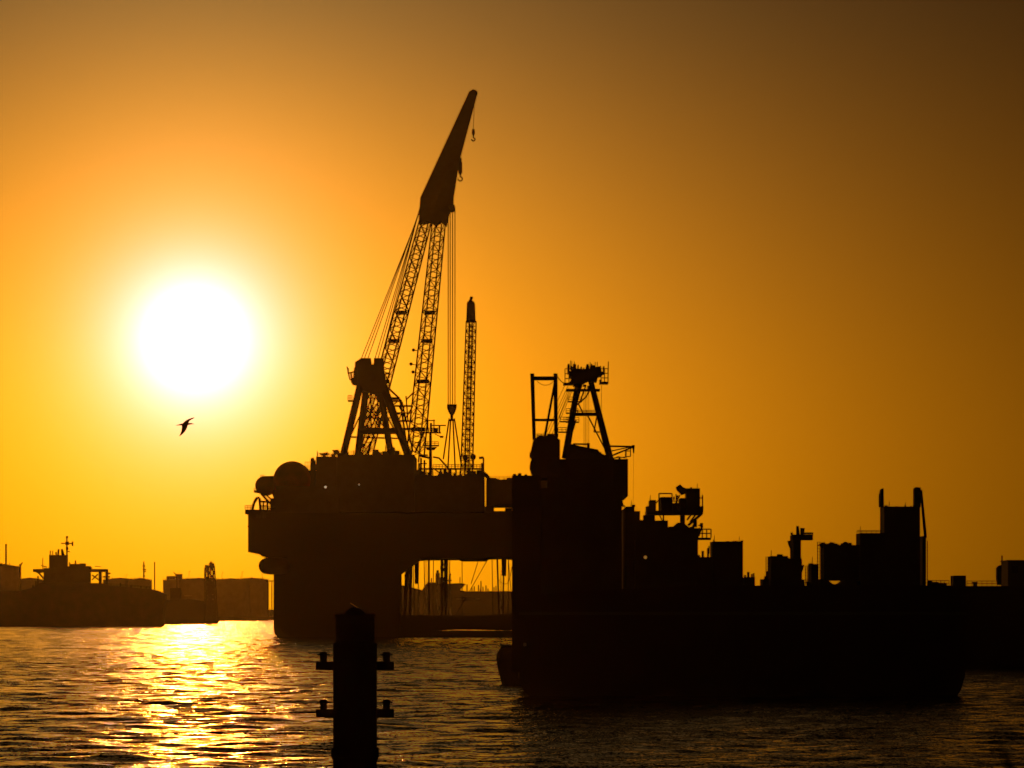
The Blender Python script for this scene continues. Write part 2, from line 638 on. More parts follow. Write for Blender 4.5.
# end platform with small frame and davits
pl = MB().pbox(245, 509.5, 276, 514, Y1 + 1, Y1 + 14).build('end_platform', 'deck', v1)
m = MB()
q = Y1 + 3
m.path([P(252, 511, q), P(254, 503, q), P(257.2, 497.5, q)], 0.5, 6)
m.path([P(257.2, 497.5, q), P(259.5, 498, q), P(260.5, 511, q)], 0.45, 6)
m.path([P(260, 501.5, q), P(267.5, 501.8, q), P(267.5, 511, q)], 0.4, 6)
m.path([P(263.5, 502, q), P(263.5, 511, q)], 0.3, 6)
m.path([P(261, 506, q), P(267, 506, q)], 0.3, 6)
m.path([P(261, 493.5, q + 4), P(266, 499, q + 4), P(275, 508, q + 4)], 0.45, 6)
m.path([P(264.5, 493.5, q + 4), P(278, 505, q + 4)], 0.3, 6)
m.path([P(276, 490, q + 4), P(276, 512, q + 4)], 0.9, 6)
m.path([P(268, 508.5, q), P(277, 507.5, q)], 0.3, 6)
m.build('davit_frame', 'steel', v1)
MB().rail(P(245, 509.5, Y1 + 1.2), P(253, 509.5, Y1 + 1.2), 4 * s1, 0.11, 3).build('railing', 'steel', pl)
MB().rail(P(262, 509.5, Y1 + 1.2), P(275, 509.5, Y1 + 1.2), 3 * s1, 0.11, 4).build('railing', 'steel', pl)
m = MB()
for _ in range(14):
    x = random.uniform(273, 284)
    yy = random.uniform(499, 510)
    m.pbox(x, yy, x + random.uniform(1, 4), yy + random.uniform(1, 3), Y1 + random.uniform(3, 6), Y1 + 12)
for _ in range(6):
    x = random.uniform(252, 266)
    m.pbox(x, random.uniform(512, 514), x + random.uniform(1, 3), 518, Y1 - 1.6, Y1 + 2)
m.build('deck_fittings', 'steel', v1, kind='stuff')
# fittings on the roofs
m = MB()
for (xa, xb, py, n, sm, h) in ((340, 352, 454.5, 5, 2.2, 3.0), (372, 380, 454.5, 6, 2.5, 2.5), (382, 400, 454.5, 10, 2.5, 3.5), (318, 336, 456.5, 4, 2.0, 1.4),
                               (418, 484, 475.5, 22, 2.2, 2.4), (440, 452, 475.5, 6, 2.2, 3.0), (488, 512, 479.5, 5, 2.5, 0.9)):
    A, B = P(xa, py, Y1 + 14), P(xb, py, Y1 + 14)
    m.clutter(A.x, B.x, Y1 + 14, Y1 + 30, A.z, n, sm * 0.4, sm, h)
m.prism([(319, 453.5), (327, 452.3), (329, 454), (321, 455.2)], Y1 + 12, Y1 + 20)
m.prism([(332, 450), (338, 449.5), (341, 455), (334, 453.5)], Y1 + 12, Y1 + 20)
m.build('deck_fittings', 'steel', v1, kind='stuff')

# crane frame
YC = Y1 + 22
fr = MB().prism([(355, 362), (361, 358), (370.5, 358), (371, 364), (373.5, 364), (374, 358), (383, 358), (384, 372), (387, 392), (374, 394), (357, 388), (354, 380)],
                YC - 5, YC + 5).build('crane_frame', 'steel', v1, label='dark sheave head of the crane frame')
for (xb, xt, ta, w0, dy) in ((343, 363, 374, 3.6, -12), (357.5, 368, 374, 3.4, 10), (391, 378, 376, 3.4, 10), (408.5, 381, 380, 4.0, -12)):
    MB().tube(P(xb, 456, YC + dy), P(xt, ta, YC + dy * 0.2), w0 * s1, w0 * s1 * 1.05, 10).build('leg', 'steel', fr)
MB().tube(P(360, 431.5, YC + 4), P(399, 431, YC + 4), 3.4 * s1, None, 8).build('crossbeam', 'steel', fr)
m = MB()
m.tube(P(350, 437, YC + 8), P(399, 438.5, YC + 8), 0.3)
for (a_, b_) in (((350, 437), (372, 390)), ((398, 437), (376, 395)), ((362, 400), (385, 428)), ((385, 400), (364, 428)), ((362, 398), (384, 398)), ((360, 412), (390, 412)),
                 ((371, 390), (371, 430)), ((377, 390), (379, 430)), ((366, 420), (383, 395)), ((364, 405), (380, 428)), ((357, 455), (370, 436)), ((362, 455), (375, 436)), ((368, 418), (392, 418)),
                 ((361, 455), (383, 398)), ((366, 455), (388, 400))):
    m.tube(P(*a_, YC + 8), P(*b_, YC + 8), 0.28)
m.build('bracing', 'steel', fr, kind='stuff')
m = MB()
m.prism([(350, 379), (357, 375), (358, 385), (352, 384)], YC - 6, YC + 4)
m.tube(P(347, 366.5, YC - 6), P(350, 380, YC - 6), 0.22).tube(P(347.5, 373.5, YC - 6), P(357, 371, YC - 6), 0.3).tube(P(351, 373, YC - 6), P(352, 383, YC - 6), 0.3)
m.tube(P(348.5, 368, YC - 6), P(348.5, 375, YC - 6), 0.15)
m.prism([(354, 368), (357, 365), (358, 378), (353, 377)], YC - 6, YC + 2)
m.build('platform', 'steel', fr)
m = MB()
m.tube(P(348, 401, YC - 12), P(355, 401, YC - 12), 0.35).rail(P(348, 400.5, YC - 12), P(352, 400.5, YC - 12), 5 * s1, 0.12, 2)
m.build('platform', 'steel', fr)
MB().tube(P(385, 374, YC - 6), P(390, 373, YC - 6), 0.35).build('fairlead', 'steel', fr)
# walkways between the frame and the boom foot
m = MB()
for (a_, b_, r_) in (((386, 398.5), (400, 398.5), .5), ((386, 401), (402, 401), .4), ((386, 386), (399, 398), .35), ((392, 406), (411, 406), .35), ((396, 413), (412, 413), .3), ((395, 421), (413, 421), .4),
                     ((400, 399), (408, 455), .35), ((402, 402), (413, 452), .3), ((405, 405), (398, 422), .25), ((399, 406), (407, 422), .25), ((404, 421), (413, 406), .25), ((406, 400), (413, 393), .25), ((406, 396), (408, 421), .25),
                     ((386, 410), (397, 402), .25), ((390, 414), (400, 414), .25), ((415, 453), (424, 432), .4)):
    m.tube(P(*a_, YC + 14), P(*b_, YC + 14), r_)
m.build('walkway', 'steel', fr)

# boom: two lattice legs and a plated head
YF, YH, YT = Y1 + 28, Y1 + 66, Y1 + 88
prof = [(419, 224), (420.5, 199), (423, 193.5), (469, 92), (473, 89.5), (476.5, 91), (477, 95), (459.5, 160), (453.5, 197), (453.5, 205), (450.5, 208), (446.5, 226), (441, 221.5), (436, 226), (431, 222)]
nb = MB()
k = len(prof)
for (px, py) in prof:
    y = YH + (224 - py) / 134.0 * (YT - YH)
    hw = 6.0 + (1.6 - 6.0) * min(1, max(0, (205 - py) / 112.0))
    p = P(px, py, y)
    nb.v.append(p + Vector((0, -hw, 0)))
for i in range(k):
    px, py = prof[i]
    hw = 6.0 + (1.6 - 6.0) * min(1, max(0, (205 - py) / 112.0))
    nb.v.append(nb.v[i] + Vector((0, 2 * hw, 0)))
nb.f.append(tuple(range(k)))
nb.f.append(tuple(range(2 * k - 1, k - 1, -1)))
for i in range(k):
    j = (i + 1) % k
    nb.f.append((i, k + i, k + j, j))
boom = nb.build('boom', 'steel', v1, label='plated head of the leaning main boom')
MB().lathe(P(451.5, 207, YH - 5), [(1.1, 0), (1.3, 0.6), (1.3, 9.4), (1.1, 10)], 'y', 18).build('sheave', 'steel', boom)
MB().lathe(P(474, 93, YT - 1.5), [(1.0, 0), (1.3, 0.3), (1.3, 2.7), (1.0, 3)], 'y', 18).build('sheave', 'steel', boom)
side = (1, 0.5, 0)
lattice(boom, P(363, 458, YF), P(425.5, 221, YH), 13.5 * s1, 10 * s1, 26, side, 0.30, 0.15)
lattice(boom, P(415, 458, YF), P(439, 221, YH), 14.0 * s1, 10.5 * s1, 26, side, 0.30, 0.15)
for t_ in (0.12, 0.32, 0.49, 0.61):
    a_, b_ = P(363, 458, YF).lerp(P(425.5, 221, YH), t_), P(415, 458, YF).lerp(P(439, 221, YH), t_)
    for c_ in (a_, b_):
        w = 5.0 - t_ * 2
        MB().box(c_.x - w / 2, c_.x + w / 2, c_.y - 2.0, c_.y + 2.0, c_.z - 0.8, c_.z + 0.5).build('boom_platform', 'steel', boom)
    if t_ == 0.12:
        MB().tube(a_, b_, 0.5).build('tie_beam', 'steel', boom)
for (px, py) in ((413.5, 350), (411, 364), (413, 372)):
    MB().ball(P(px, py, YF + 20), 0.6, 8).tube(P(px, py, YF + 20), P(px + 5, py + 1, YF + 20), 0.15).build('floodlight', 'steel', boom)
# ropes
for i, (xa, ya_) in enumerate(((361.5, 358), (364.5, 358), (368, 358), (375, 358.5), (378, 358.5), (381, 359))):
    MB().tube(P(xa, ya_, YC - 4 + i), P(419 + i * 0.4, 214 - i * 2.2, YH - 5 + i * 1.3), 0.15, None, 5).build('backstay_rope', 'rope', v1)
for i, x in enumerate((448.2, 450.2, 452.6, 455.0)):
    MB().tube(P(x, 209, YH - 3 + (i % 2) * 5), P(x, 406, YH - 1 + (i % 2) * 2), 0.17, None, 5).build('hoist_rope', 'rope', v1)
MB().tube(P(474.6, 95, YT), P(473.4, 131, YT), 0.10, None, 5).build('whip_rope', 'rope', v1)
MB().tube(P(460.5, 158, YT - 11), P(460.5, 168, YT - 11), 0.5, None, 5).build('auxiliary_rope', 'rope', v1)


def hook_shape(c, r, th, par):
    pts = []
    for i in range(13):
        a = R(100 - i * 24)
        pts.append(c + Vector((r * math.cos(a), 0, r * math.sin(a))))
    MB().path(pts, th, 6).build('hook', 'steel', par)


hb = thing('hook_block', P(451.8, 421, YH), 'big main hook block with four spread slings hanging below the boom', 'hook block')
MB().prism([(447, 404.3), (456.6, 404.3), (456.4, 408), (454.6, 412.5), (453, 415), (450.4, 415), (448.6, 412), (447, 408)], YH - 2.6, YH + 2.6).build('sheave_housing', 'steel', hb)
m = MB()
m.tube(P(451.8, 414, YH), P(451.8, 420, YH), 0.55, None, 8)
m.prism([(448.3, 418), (450, 419), (453.6, 419), (455.2, 418), (454.8, 421), (448.8, 421)], YH - 1, YH + 1)
m.build('hook', 'steel', hb)
for (xt, xb, yb_, dy) in ((449, 443.3, 459, -5), (450.6, 447.8, 470, 5), (453, 455.2, 470, 5), (454.6, 460.8, 462, -5)):
    MB().tube(P(xt, 420, YH), P(xb, yb_, YH + dy), 0.27, None, 6).build('sling', 'rope', hb)
for (px, py, y, r, nm, lab) in ((473.4, 134, YT, 1.0, 'whip_hook', 'small whip hook dangling from the very tip of the boom'),
                                (460.2, 171, YT - 11, 1.3, 'auxiliary_hook', 'auxiliary hook tucked against the plated boom head halfway up')):
    hk = thing(nm, P(px, py + 5, y), lab, 'hook')
    MB().prism([(px - 1.2, py - 5), (px + 1.2, py - 5), (px + 1.6, py - 1), (px + 0.6, py + 2), (px - 0.6, py + 2), (px - 1.6, py - 1)] if nm == 'whip_hook' else
               [(px - 2, py - 10), (px + 2, py - 9), (px + 2, py + 1), (px + 0.7, py + 4), (px - 0.7, py + 4), (px - 2, py + 1)], y - r * 0.6, y + r * 0.6).build('sheave_housing', 'steel', hk)
    c_ = P(px, py + (4 if nm == 'whip_hook' else 6.5), y)
    MB().tube(c_ + Vector((0, 0, 1.6)), c_, 0.2).build('shank', 'steel', hk)
    hook_shape(c_ - Vector((0, 0, 0.5)), 0.6 * r, 0.25, hk)

# second, slim upright boom
sb = MB().prism([(466.2, 322), (466.8, 303), (468, 301), (473.5, 301), (475, 304), (475.6, 322)], Y1 + 41, Y1 + 45).build('jib_head', 'steel', v1, label='head of the slim upright boom')
lattice(sb, P(466.5, 476, Y1 + 43), P(471.2, 321, Y1 + 43), 9.0 * s1, 7.6 * s1, 30, side, 0.27, 0.12)
MB().pbox(468.5, 330, 473, 331.5, Y1 + 42, Y1 + 44).build('step', 'steel', sb)
m = MB()
m.tube(P(471, 302, Y1 + 43), P(471.4, 296.5, Y1 + 43), 0.5, 0.3).tube(P(469, 301, Y1 + 43), P(471.4, 298, Y1 + 43), 0.25).ball(P(471.4, 298, Y1 + 43), 0.6, 8)
m.build('head_light', 'steel', sb)
m = MB()
for x in (468.5, 470.0):
    m.tube(P(x - 1.5, 474, Y1 + 43), P(x + 1.6, 322, Y1 + 43), 0.12, None, 4)
m.build('jib_rope', 'rope', sb)
# mast, domes, walkway
YM = Y1 + 20
mast = MB().tube(P(430.5, 477, YM), P(430.5, 432, YM), 1.9 * s1, 1.4 * s1, 8).build('mast', 'steel', v1)
for (xa, xb, py) in ((420, 441, 432.5), (423, 439, 445.5), (419, 428, 455)):
    MB().pbox(xa, py - 0.6, xb, py + 0.6, YM - 2, YM + 2).build('mast_platform', 'steel', mast)
MB().prism([(425, 447), (437, 447), (434, 450), (427, 450)], YM - 1.5, YM + 1.5).build('platform_bracket', 'steel', mast)
m = MB()
m.rail(P(421, 432, YM - 2), P(440, 432, YM - 2), 4 * s1, 0.1, 5)
m.rail(P(424, 445, YM - 2), P(438.5, 445, YM - 2), 3.4 * s1, 0.1, 4)
for (xa, ya_, xb, yb_, r_) in ((428, 432, 428, 420, .2), (434, 432, 434, 419.5, .2), (425, 420.5, 435, 420.5, .2), (431, 432, 431, 423, .4), (432, 425.4, 446, 425.4, .22), (439.5, 432, 439.5, 426, .3), (426, 445, 424.5, 441, .3),
                               (433, 457, 439, 458, .3), (439, 458, 448, 468, .3), (433, 468, 441, 474, .25), (430, 458, 420, 456, .4)):
    m.tube(P(xa, ya_, YM), P(xb, yb_, YM), r_)
m.pbox(440, 435.8, 443.5, 437.8, YM - 0.5, YM + 0.5).tube(P(435, 434, YM), P(441, 437, YM), 0.15)
m.pbox(433, 428, 438, 432, YM - 0.7, YM + 0.7)
m.build('radar_and_aerials', 'steel', mast, kind='stuff')
MB().pbox(418, 468, 483, 469.6, YM - 1, YM + 2).build('catwalk', 'steel', v1)
m = MB()
m.rail(P(433, 468, YM - 1), P(483, 468, YM - 1), 3.5 * s1, 0.1, 16)
for x in (441, 456, 470, 482):
    m.tube(P(x, 469, YM), P(x, 477, YM), 0.3)
m.tube(P(483.5, 476, YM), P(483.5, 457.5, YM), 0.3).tube(P(483.5, 457.5, YM), P(479, 458, YM), 0.45)
m.pbox(481, 463, 484, 469, YM - 0.5, YM + 0.5).pbox(480, 472, 486, 477, YM - 1, YM + 3)
m.build('railing', 'steel', v1)
for (px, py) in ((465.4, 457.6), (473, 457)):
    dm = MB().ball(P(px, py, YM), 3.0 * s1, 16, 1.08).build('satellite_dome', 'deck', v1, smooth=True)
    MB().tube(P(px, py + 2, YM), P(px, 468, YM), 0.4).build('pedestal', 'steel', dm)
m = MB()
for (x, y0_, y1_) in ((421, 458, 476), (424.5, 460, 476), (419, 464, 477)):
    m.tube(P(x, y1_, YM + 2), P(x, y0_, YM + 2), 0.35)
m.pbox(418, 463, 427, 464, YM, YM + 3).pbox(419, 471, 426, 474, YM, YM + 3)
m.build('vent_pipes', 'steel', v1)
# hanging gear below the deck
for (xt, xb, yb_, r0, r1_, dy) in ((408.2, 404, 616, 0.75, 0.6, 30), (411.5, 410, 616, .5, .4, 34), (416.5, 416.5, 584, .8, .6, 34), (428.8, 429.2, 616, .34, .3, 18), (442, 441.8, 616, .55, .4, 20),
                                   (446, 445.6, 616, .8, .45, 20), (497.2, 499, 616, .30, .28, 16), (504, 504, 576, .95, .75, 20), (504, 503, 616, .25, .25, 20), (508, 511.5, 596, .12, .12, 20)):
    MB().tube(P(xt, 556, Y1 + dy), P(xb, yb_, Y1 + dy), r0, r1_, 6).build('hanging_pipe', 'chain', v1)
for (xt, xb, yb_, dy) in ((413, 414.5, 616, 40), (419, 417.5, 616, 36), (424, 424.6, 600, 44), (433.5, 433, 616, 40), (450, 449, 598, 38), (462, 462.5, 616, 50), (492, 493, 616, 30), (508.5, 508, 616, 26)):
    MB().tube(P(xt, 556, Y1 + dy), P(xb, yb_, Y1 + dy), 0.14, None, 5).build('hanging_line', 'rope', v1)
m = MB()
for (x, dy) in ((410, 34), (442, 20), (446, 20), (404, 30), (416.5, 34)):
    for _ in range(14):
        py = random.uniform(562, 610 if x != 416.5 else 584)
        r_ = random.uniform(0.2, 0.5)
        c_ = P(x + random.uniform(-1, 1) + (0 if x > 405 else (610 - py) / 13), py, Y1 + dy)
        m.box(c_.x - r_, c_.x + r_, c_.y - r_, c_.y + r_, c_.z - r_ * 1.3, c_.z + r_ * 1.3)
m.build('chain_links', 'chain', v1, kind='stuff')
for (a_, b_) in (((478.5, 560), (471, 584)), ((488, 559), (456, 615))):
    MB().tube(P(*a_, Y1 + 16), P(*b_, Y1 + 16), 0.14, None, 5).build('mooring_wire', 'rope', v1)
MB().path([P(498 + i, 579 + 5 * math.sin(math.pi * i / 14) + (0 if i < 9 else -(i - 9) ** 2 * 0.5), Y1 + 16) for i in range(15)], 0.13, 5).build('slack_hose', 'rope', v1)
# cooling water running off below the deck
sm = bpy.data.materials.new('falling_water')
sm.use_nodes = True
_t = sm.node_tree
_t.nodes.clear()
_o, _m = _t.nodes.new('ShaderNodeOutputMaterial'), _t.nodes.new('ShaderNodeMixShader')
_a, _c = _t.nodes.new('ShaderNodeBsdfTransparent'), _t.nodes.new('ShaderNodeBsdfTranslucent')
_n, _r = _t.nodes.new('ShaderNodeTexNoise'), _t.nodes.new('ShaderNodeMapRange')
_tc, _mp = _t.nodes.new('ShaderNodeTexCoord'), _t.nodes.new('ShaderNodeMapping')
_mp.inputs['Scale'].default_value = (1.2, 1.2, 0.12)
_t.links.new(_tc.outputs['Object'], _mp.inputs[0])
_t.links.new(_mp.outputs[0], _n.inputs['Vector'])
_n.inputs['Scale'].default_value = 1.5
_r.inputs['From Min'].default_value, _r.inputs['From Max'].default_value = 0.35, 0.7
_r.inputs['To Min'].default_value, _r.inputs['To Max'].default_value = 0.02, 0.4
_t.links.new(_n.outputs[0], _r.inputs[0])
_t.links.new(_r.outputs[0], _m.inputs[0])
_c.inputs['Color'].default_value = (0.9, 0.88, 0.85, 1)
_t.links.new(_a.outputs[0], _m.inputs[1])
_t.links.new(_c.outputs[0], _m.inputs[2])
_t.links.new(_m.outputs[0], _o.inputs['Surface'])
M['stream'] = sm
for (px, yt, r0, r1_, dy) in ((412.5, 572, 0.3, 0.75, 48), (418.5, 584, 0.3, 0.7, 47), (426, 560, 0.3, 1.5, 50), (437, 575, 0.25, 0.8, 52), (449, 562, 0.3, 1.2, 46), (501, 568, 0.3, 0.9, 50)):
    MB().tube(P(px, yt, Y1 + dy), P(px + 0.6, 629, Y1 + dy), r0, r1_, 10, False).build('water_stream', 'stream', v1, smooth=True)
# railings round the roofs
for (xa, xb, py, dy) in ((338, 356, 454.5, 7), (416, 484, 475.5, 7), (487, 512, 479.5, 11), (317, 338, 456.5, 9), (296, 311, 470.5, 11)):
    MB().rail(P(xa, py, Y1 + dy), P(xb, py, Y1 + dy), 1.15, 0.06, max(3, int((xb - xa) / 4))).build('railing', 'steel', v1)
m = MB()
for _ in range(26):
    x = random.uniform(277, 486)
    base = 486 if x < 296 else 470 if x < 316 else 456.5 if x < 338 else 454.5 if x < 417 else 475.5
    if x < 312:
        continue
    m.tube(P(x, base + 1, Y1 + 16), P(x + random.uniform(-.6, .6), base - random.uniform(2, 8), Y1 + 16), random.uniform(.06, .2), None, 5)
m.build('aerials', 'steel', v1, kind='stuff')
# two lit work lamps on the side
for (px, py) in ((325.5, 487), (359, 484.6)):
    MB().ball(P(px, py, Y1 + 2.5 if px < 340 else Y1 + 5.4), 0.36 if px < 340 else 0.2, 8).build('work_lamp', 'lamp', v1, label='small lit white work lamp')

# ================================================================== the near crane barge
Y2 = 510.0
s2 = Y2 / F
v2 = thing('crane_barge', P(740, 697, Y2 + 15),
           'black crane barge with stubby crane frame and cluttered deckhouses moored broadside', 'crane barge')
YE = Y2 + 30
m = MB()
m.prism([(519, 640), (519, 596), (600, 590), (700, 585.5), (965, 585.5), (966, 640), (965, 676), (961, 690), (955, 699), (560, 699), (530, 697.5), (523, 690), (519, 680)], Y2, YE)
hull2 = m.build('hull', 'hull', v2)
MB().pbox(519, 612, 966, 615, Y2 - 0.35, Y2 + 0.2).build('rubbing_strake', 'steel', hull2)
MB().pbox(512, 475.5, 541, 672, Y2 + 1, Y2 + 14).build('corner_tower', 'hull', v2)
MB().pbox(514, 476.5, 538, 640, Y2 + 18, Y2 + 29).build('corner_tower', 'hull', v2)
# deckhouse mass under the crane
for (x0, y0, x1, y1, a, bk, nm) in (
        (540, 488, 622, 600, 1.5, 26, 'deckhouse'), (546, 459, 628, 496, 3, 24, 'crane_cabin'), (611, 460, 628, 495, 2.4, 12, 'winch_house'),
        (622, 506.5, 634.5, 600, 2, 20, 'deckhouse'), (634, 528, 698, 600, 2, 8, 'deckhouse'), (632, 520, 646, 540, 2.5, 6, 'ventilator_box'), (643, 515, 655, 540, 3, 7, 'ventilator_box'),
        (654, 520.5, 668, 540, 3, 7, 'ventilator_box'), (668, 526.5, 682, 545, 3, 7, 'ventilator_box'),
        (696, 557, 712, 600, 3, 20, 'deckhouse'), (710, 541.5, 743, 600, 3, 20, 'deckhouse'), (742, 577, 755, 592, 3, 16, 'winch_house'),
        (768, 556, 788, 592, 3, 16, 'deckhouse'), (781, 558.5, 802, 592, 4, 18, 'deckhouse'), (790, 535, 801, 560, 5, 12, 'vent_tower'),
        (808, 564, 818.5, 592, 3, 12, 'deckhouse'), (820.5, 545, 862, 580.5, 3, 20, 'deckhouse'), (856, 533, 888, 592, 2.5, 22, 'deckhouse'), (880, 506.5, 920, 592, 3.5, 20, 'tower_house'),
        (918, 536, 926, 592, 4, 14, 'stair_tower'), (760, 579, 769, 592, 3, 10, 'winch_house')):
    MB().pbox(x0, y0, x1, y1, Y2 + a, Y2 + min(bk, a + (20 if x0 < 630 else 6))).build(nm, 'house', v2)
MB().prism([(819, 579), (828, 580), (833, 584), (840, 584.3), (846, 580), (857, 579), (857, 592), (819, 592)], Y2 + 4, Y2 + 12).build('saddle', 'house', v2)
# winch drums and rounded machinery at the left
m = MB()
m.prism([(531, 450), (533, 441), (538, 436), (545, 437), (548, 434), (556, 437), (560, 440), (560, 478), (534, 478), (531, 470), (530, 463), (532, 458)], Y2 + 3, Y2 + 14)
m.build('winch_house', 'deck', v2)
for (px, py, r_) in ((533.5, 454, 4.0), (534, 467, 4.4), (541, 439, 4), (551, 438, 4.4)):
    MB().lathe(P(px, py, Y2 + 4), [(r_ * s2 * 0.8, 0), (r_ * s2, 0.3), (r_ * s2, 6), (r_ * s2 * 0.8, 6.3)], 'y', 18).build('winch_drum', 'deck', v2)
# post frame (gantry)
YG = Y2 + 5
gf = MB().tube(P(532, 378.4, YG), P(557, 378.4, YG), 2.2 * s2, None, 8).build('gantry', 'steel', v2, label='square goalpost frame beside the crane frame')
for (xa, xb) in ((532.2, 534.2), (555.5, 556)):
    MB().tube(P(xb, 440, YG), P(xa, 373.5, YG), 1.9 * s2, 2.2 * s2, 8).build('post', 'steel', gf)
MB().tube(P(534, 420, YG), P(556, 420, YG), 1.4 * s2, None, 6).build('crossbar', 'steel', gf)
MB().tube(P(544.5, 438, YG), P(555, 382, YG), 1.2 * s2, None, 6).build('diagonal_brace', 'steel', gf)
MB().path(sag(P(537, 381, YG), P(554, 381, YG), 0.45), 0.03, 4).build('slack_cable', 'rope', gf)
MB().path(sag(P(557, 376, YG), P(568, 383, YG + 3), 0.3), 0.05, 4).build('slack_cable', 'rope', gf)
m = MB()
m.rail(P(537, 437, YG), P(558, 437, YG), 3 * s2, 0.04, 5)
m.build('railing', 'steel', gf)
# crane frame
YA = Y2 + 9
top = MB()
top.prism([(569, 383), (572, 378), (569, 376), (569, 371), (573, 370.5), (575, 368), (583, 369), (592, 368), (599, 369), (601, 371), (604, 372), (602, 375), (598, 376), (597, 381), (588, 380), (583, 383)], YA - 2.2, YA + 2.2)
af = top.build('crane_frame', 'steel', v2, label='sheave block on top of the stubby crane frame')
for (xt, yt, xb, yb_, dy) in ((578.5, 380, 564.5, 458, -2), (578.5, 380, 566, 458, 3), (590.5, 380, 611.5, 462, -2), (590.5, 380, 610, 462, 3)):
    MB().tube(P(xt, yt, YA), P(xb, yb_, YA + dy), 3.0 * s2, 3.1 * s2, 8).build('leg', 'steel', af)
MB().tube(P(572, 414.3, YA), P(600, 414.3, YA), 1.9 * s2, None, 6).build('crossbeam', 'steel', af)
m = MB()
m.rail(P(573, 412.6, YA - .6), P(600, 412.6, YA - .6), 2.4 * s2, 0.03, 6)
m.rail(P(565, 383.5, YA - 2.2), P(573, 383.5, YA - 2.2), 15 * s2, 0.045, 2, 3)
m.rail(P(601, 382.5, YA - 2.2), P(608, 382.5, YA - 2.2), 14 * s2, 0.045, 2, 3)
m.tube(P(608, 383, YA - 2), P(608.3, 361.5, YA - 2), 0.05)
m.build('railing', 'steel', af)
m = MB()
m.pbox(563, 382.6, 573, 383.8, YA - 2.3, YA + 2).pbox(599, 381.6, 608.5, 382.8, YA - 2.3, YA + 2).pbox(566, 388.8, 600, 390.2, YA - 1.8, YA + 1.8)
for (xa, xb, py) in ((568, 582, 401.5), (566, 578, 413), (560, 572, 421.5), (558, 570, 432), (566, 579, 422)):
    m.pbox(xa, py - 0.5, xb, py + 0.5, YA - 1.8, YA - 0.6)
    m.rail(P(xa, py, YA - 1.8), P(xb, py, YA - 1.8), 4.5 * s2, 0.03, 3)
m.build('platform', 'steel', af)
m = MB()
for i in range(34):
    x = random.uniform(567, 604)
    y = random.uniform(363.5, 369)
    w = random.uniform(0.8, 3.0)
    m.pbox(x, y, x + w, 371 + random.uniform(0, 4), YA - random.uniform(0.5, 2), YA + random.uniform(0.5, 2))
for i in range(9):
    x = random.uniform(568, 606)
    m.tube(P(x, 370, YA), P(x, random.uniform(360.5, 364.5), YA), 0.04)
for i in range(16):
    x = random.uniform(569, 600)
    y = random.uniform(377, 386)
    m.pbox(x, y, x + random.uniform(1, 4), y + random.uniform(1, 3), YA - 1.4, YA + 1)
m.build('sheave_fittings', 'steel', af, kind='stuff')
m = MB()
for (a_, b_) in (((577, 405), (586, 397)), ((586, 397), (592, 386)), ((583, 413), (578, 403)), ((588, 416), (608, 455)), ((597, 416), (594, 432)), ((594, 432), (600, 432)), ((582, 384), (575, 410)), ((586, 385), (580, 402)),
                 ((574, 425), (569, 442)), ((580, 385), (572, 425)), ((576, 420), (570, 440))):
    m.tube(P(*a_, YA), P(*b_, YA), 0.075)
m.build('bracing', 'steel', af, kind='stuff')
for (x, yt, yb_) in ((584, 390, 450), (585.4, 390, 450), (587, 390, 448), (588.8, 390, 446), (601.5, 385, 410)):
    MB().tube(P(x, yt, YA), P(x, yb_, YA), 0.022, None, 4).build('hoist_rope', 'rope', v2)
for (xt, yt, xb, yb_) in ((568, 386, 545, 436), (569, 388, 548, 436), (570, 389, 551, 437), (572, 391, 553, 437), (565, 385, 556, 404), (571, 390, 559, 418)):
    MB().tube(P(xt, yt, YA), P(xb, yb_, YG + 1), 0.028, None, 4).build('luffing_rope', 'rope', v2)
# folded boom lying on the roof of the crane cabin
m = MB()
m.prism([(566, 459.5), (568, 443), (574, 444.5), (580, 446), (590, 448), (598, 449.5), (600, 453), (608, 456), (608, 459.5)], Y2 + 8, Y2 + 11)
bm = m.build('stowed_boom', 'steel', v2)
m = MB()
for i in range(18):
    x = random.uniform(570, 604)
    y = 444 + (x - 568) * 0.3 + random.uniform(-2, 1)
    m.pbox(x, y, x + random.uniform(1, 3), y + 4, Y2 + 7.5, Y2 + 11.5)
m.tube(P(573, 444, Y2 + 9), P(588.5, 444.2, Y2 + 9), 0.09).tube(P(588.5, 443, Y2 + 9), P(588.5, 449, Y2 + 9), 0.14)
m.build('boom_fittings', 'steel', bm, kind='stuff')
# davit on the right
dv_ = MB().tube(P(609, 446.2, YA), P(634, 446.6, YA), 0.10, 0.09, 6).build('davit', 'steel', v2)
m = MB()
m.tube(P(611, 456, YA), P(633, 447, YA), 0.09).tube(P(609, 451.5, YA), P(630, 447, YA), 0.06).tube(P(625.5, 451, YA), P(630.5, 451, YA), 0.05).tube(P(625.5, 451, YA), P(625.5, 457, YA), 0.05)
m.tube(P(630.5, 448, YA), P(630.5, 456.5, YA), 0.05).tube(P(625.5, 456.5, YA), P(630.5, 456.5, YA), 0.05).pbox(632, 445, 634.6, 448.5, YA - .2, YA + .2)
m.build('stay', 'steel', dv_)
MB().tube(P(633.6, 448, YA), P(633.6, 453, YA), 0.11, 0.07).build('hook', 'steel', dv_)
MB().tube(P(633.6, 453, YA), P(633.2, 505, YA), 0.012, None, 4).build('fall_rope', 'rope', dv_)
m = MB()
m.tube(P(613, 458, YA), P(626, 457, YA), 0.05).path([P(613, 459, YA), P(618, 456.5, YA), P(625, 458, YA)], 0.04, 4)
m.tube(P(620.5, 496, Y2 + 3), P(623, 506, Y2 + 3), 0.1)
m.build('guard_rail', 'steel', v2)
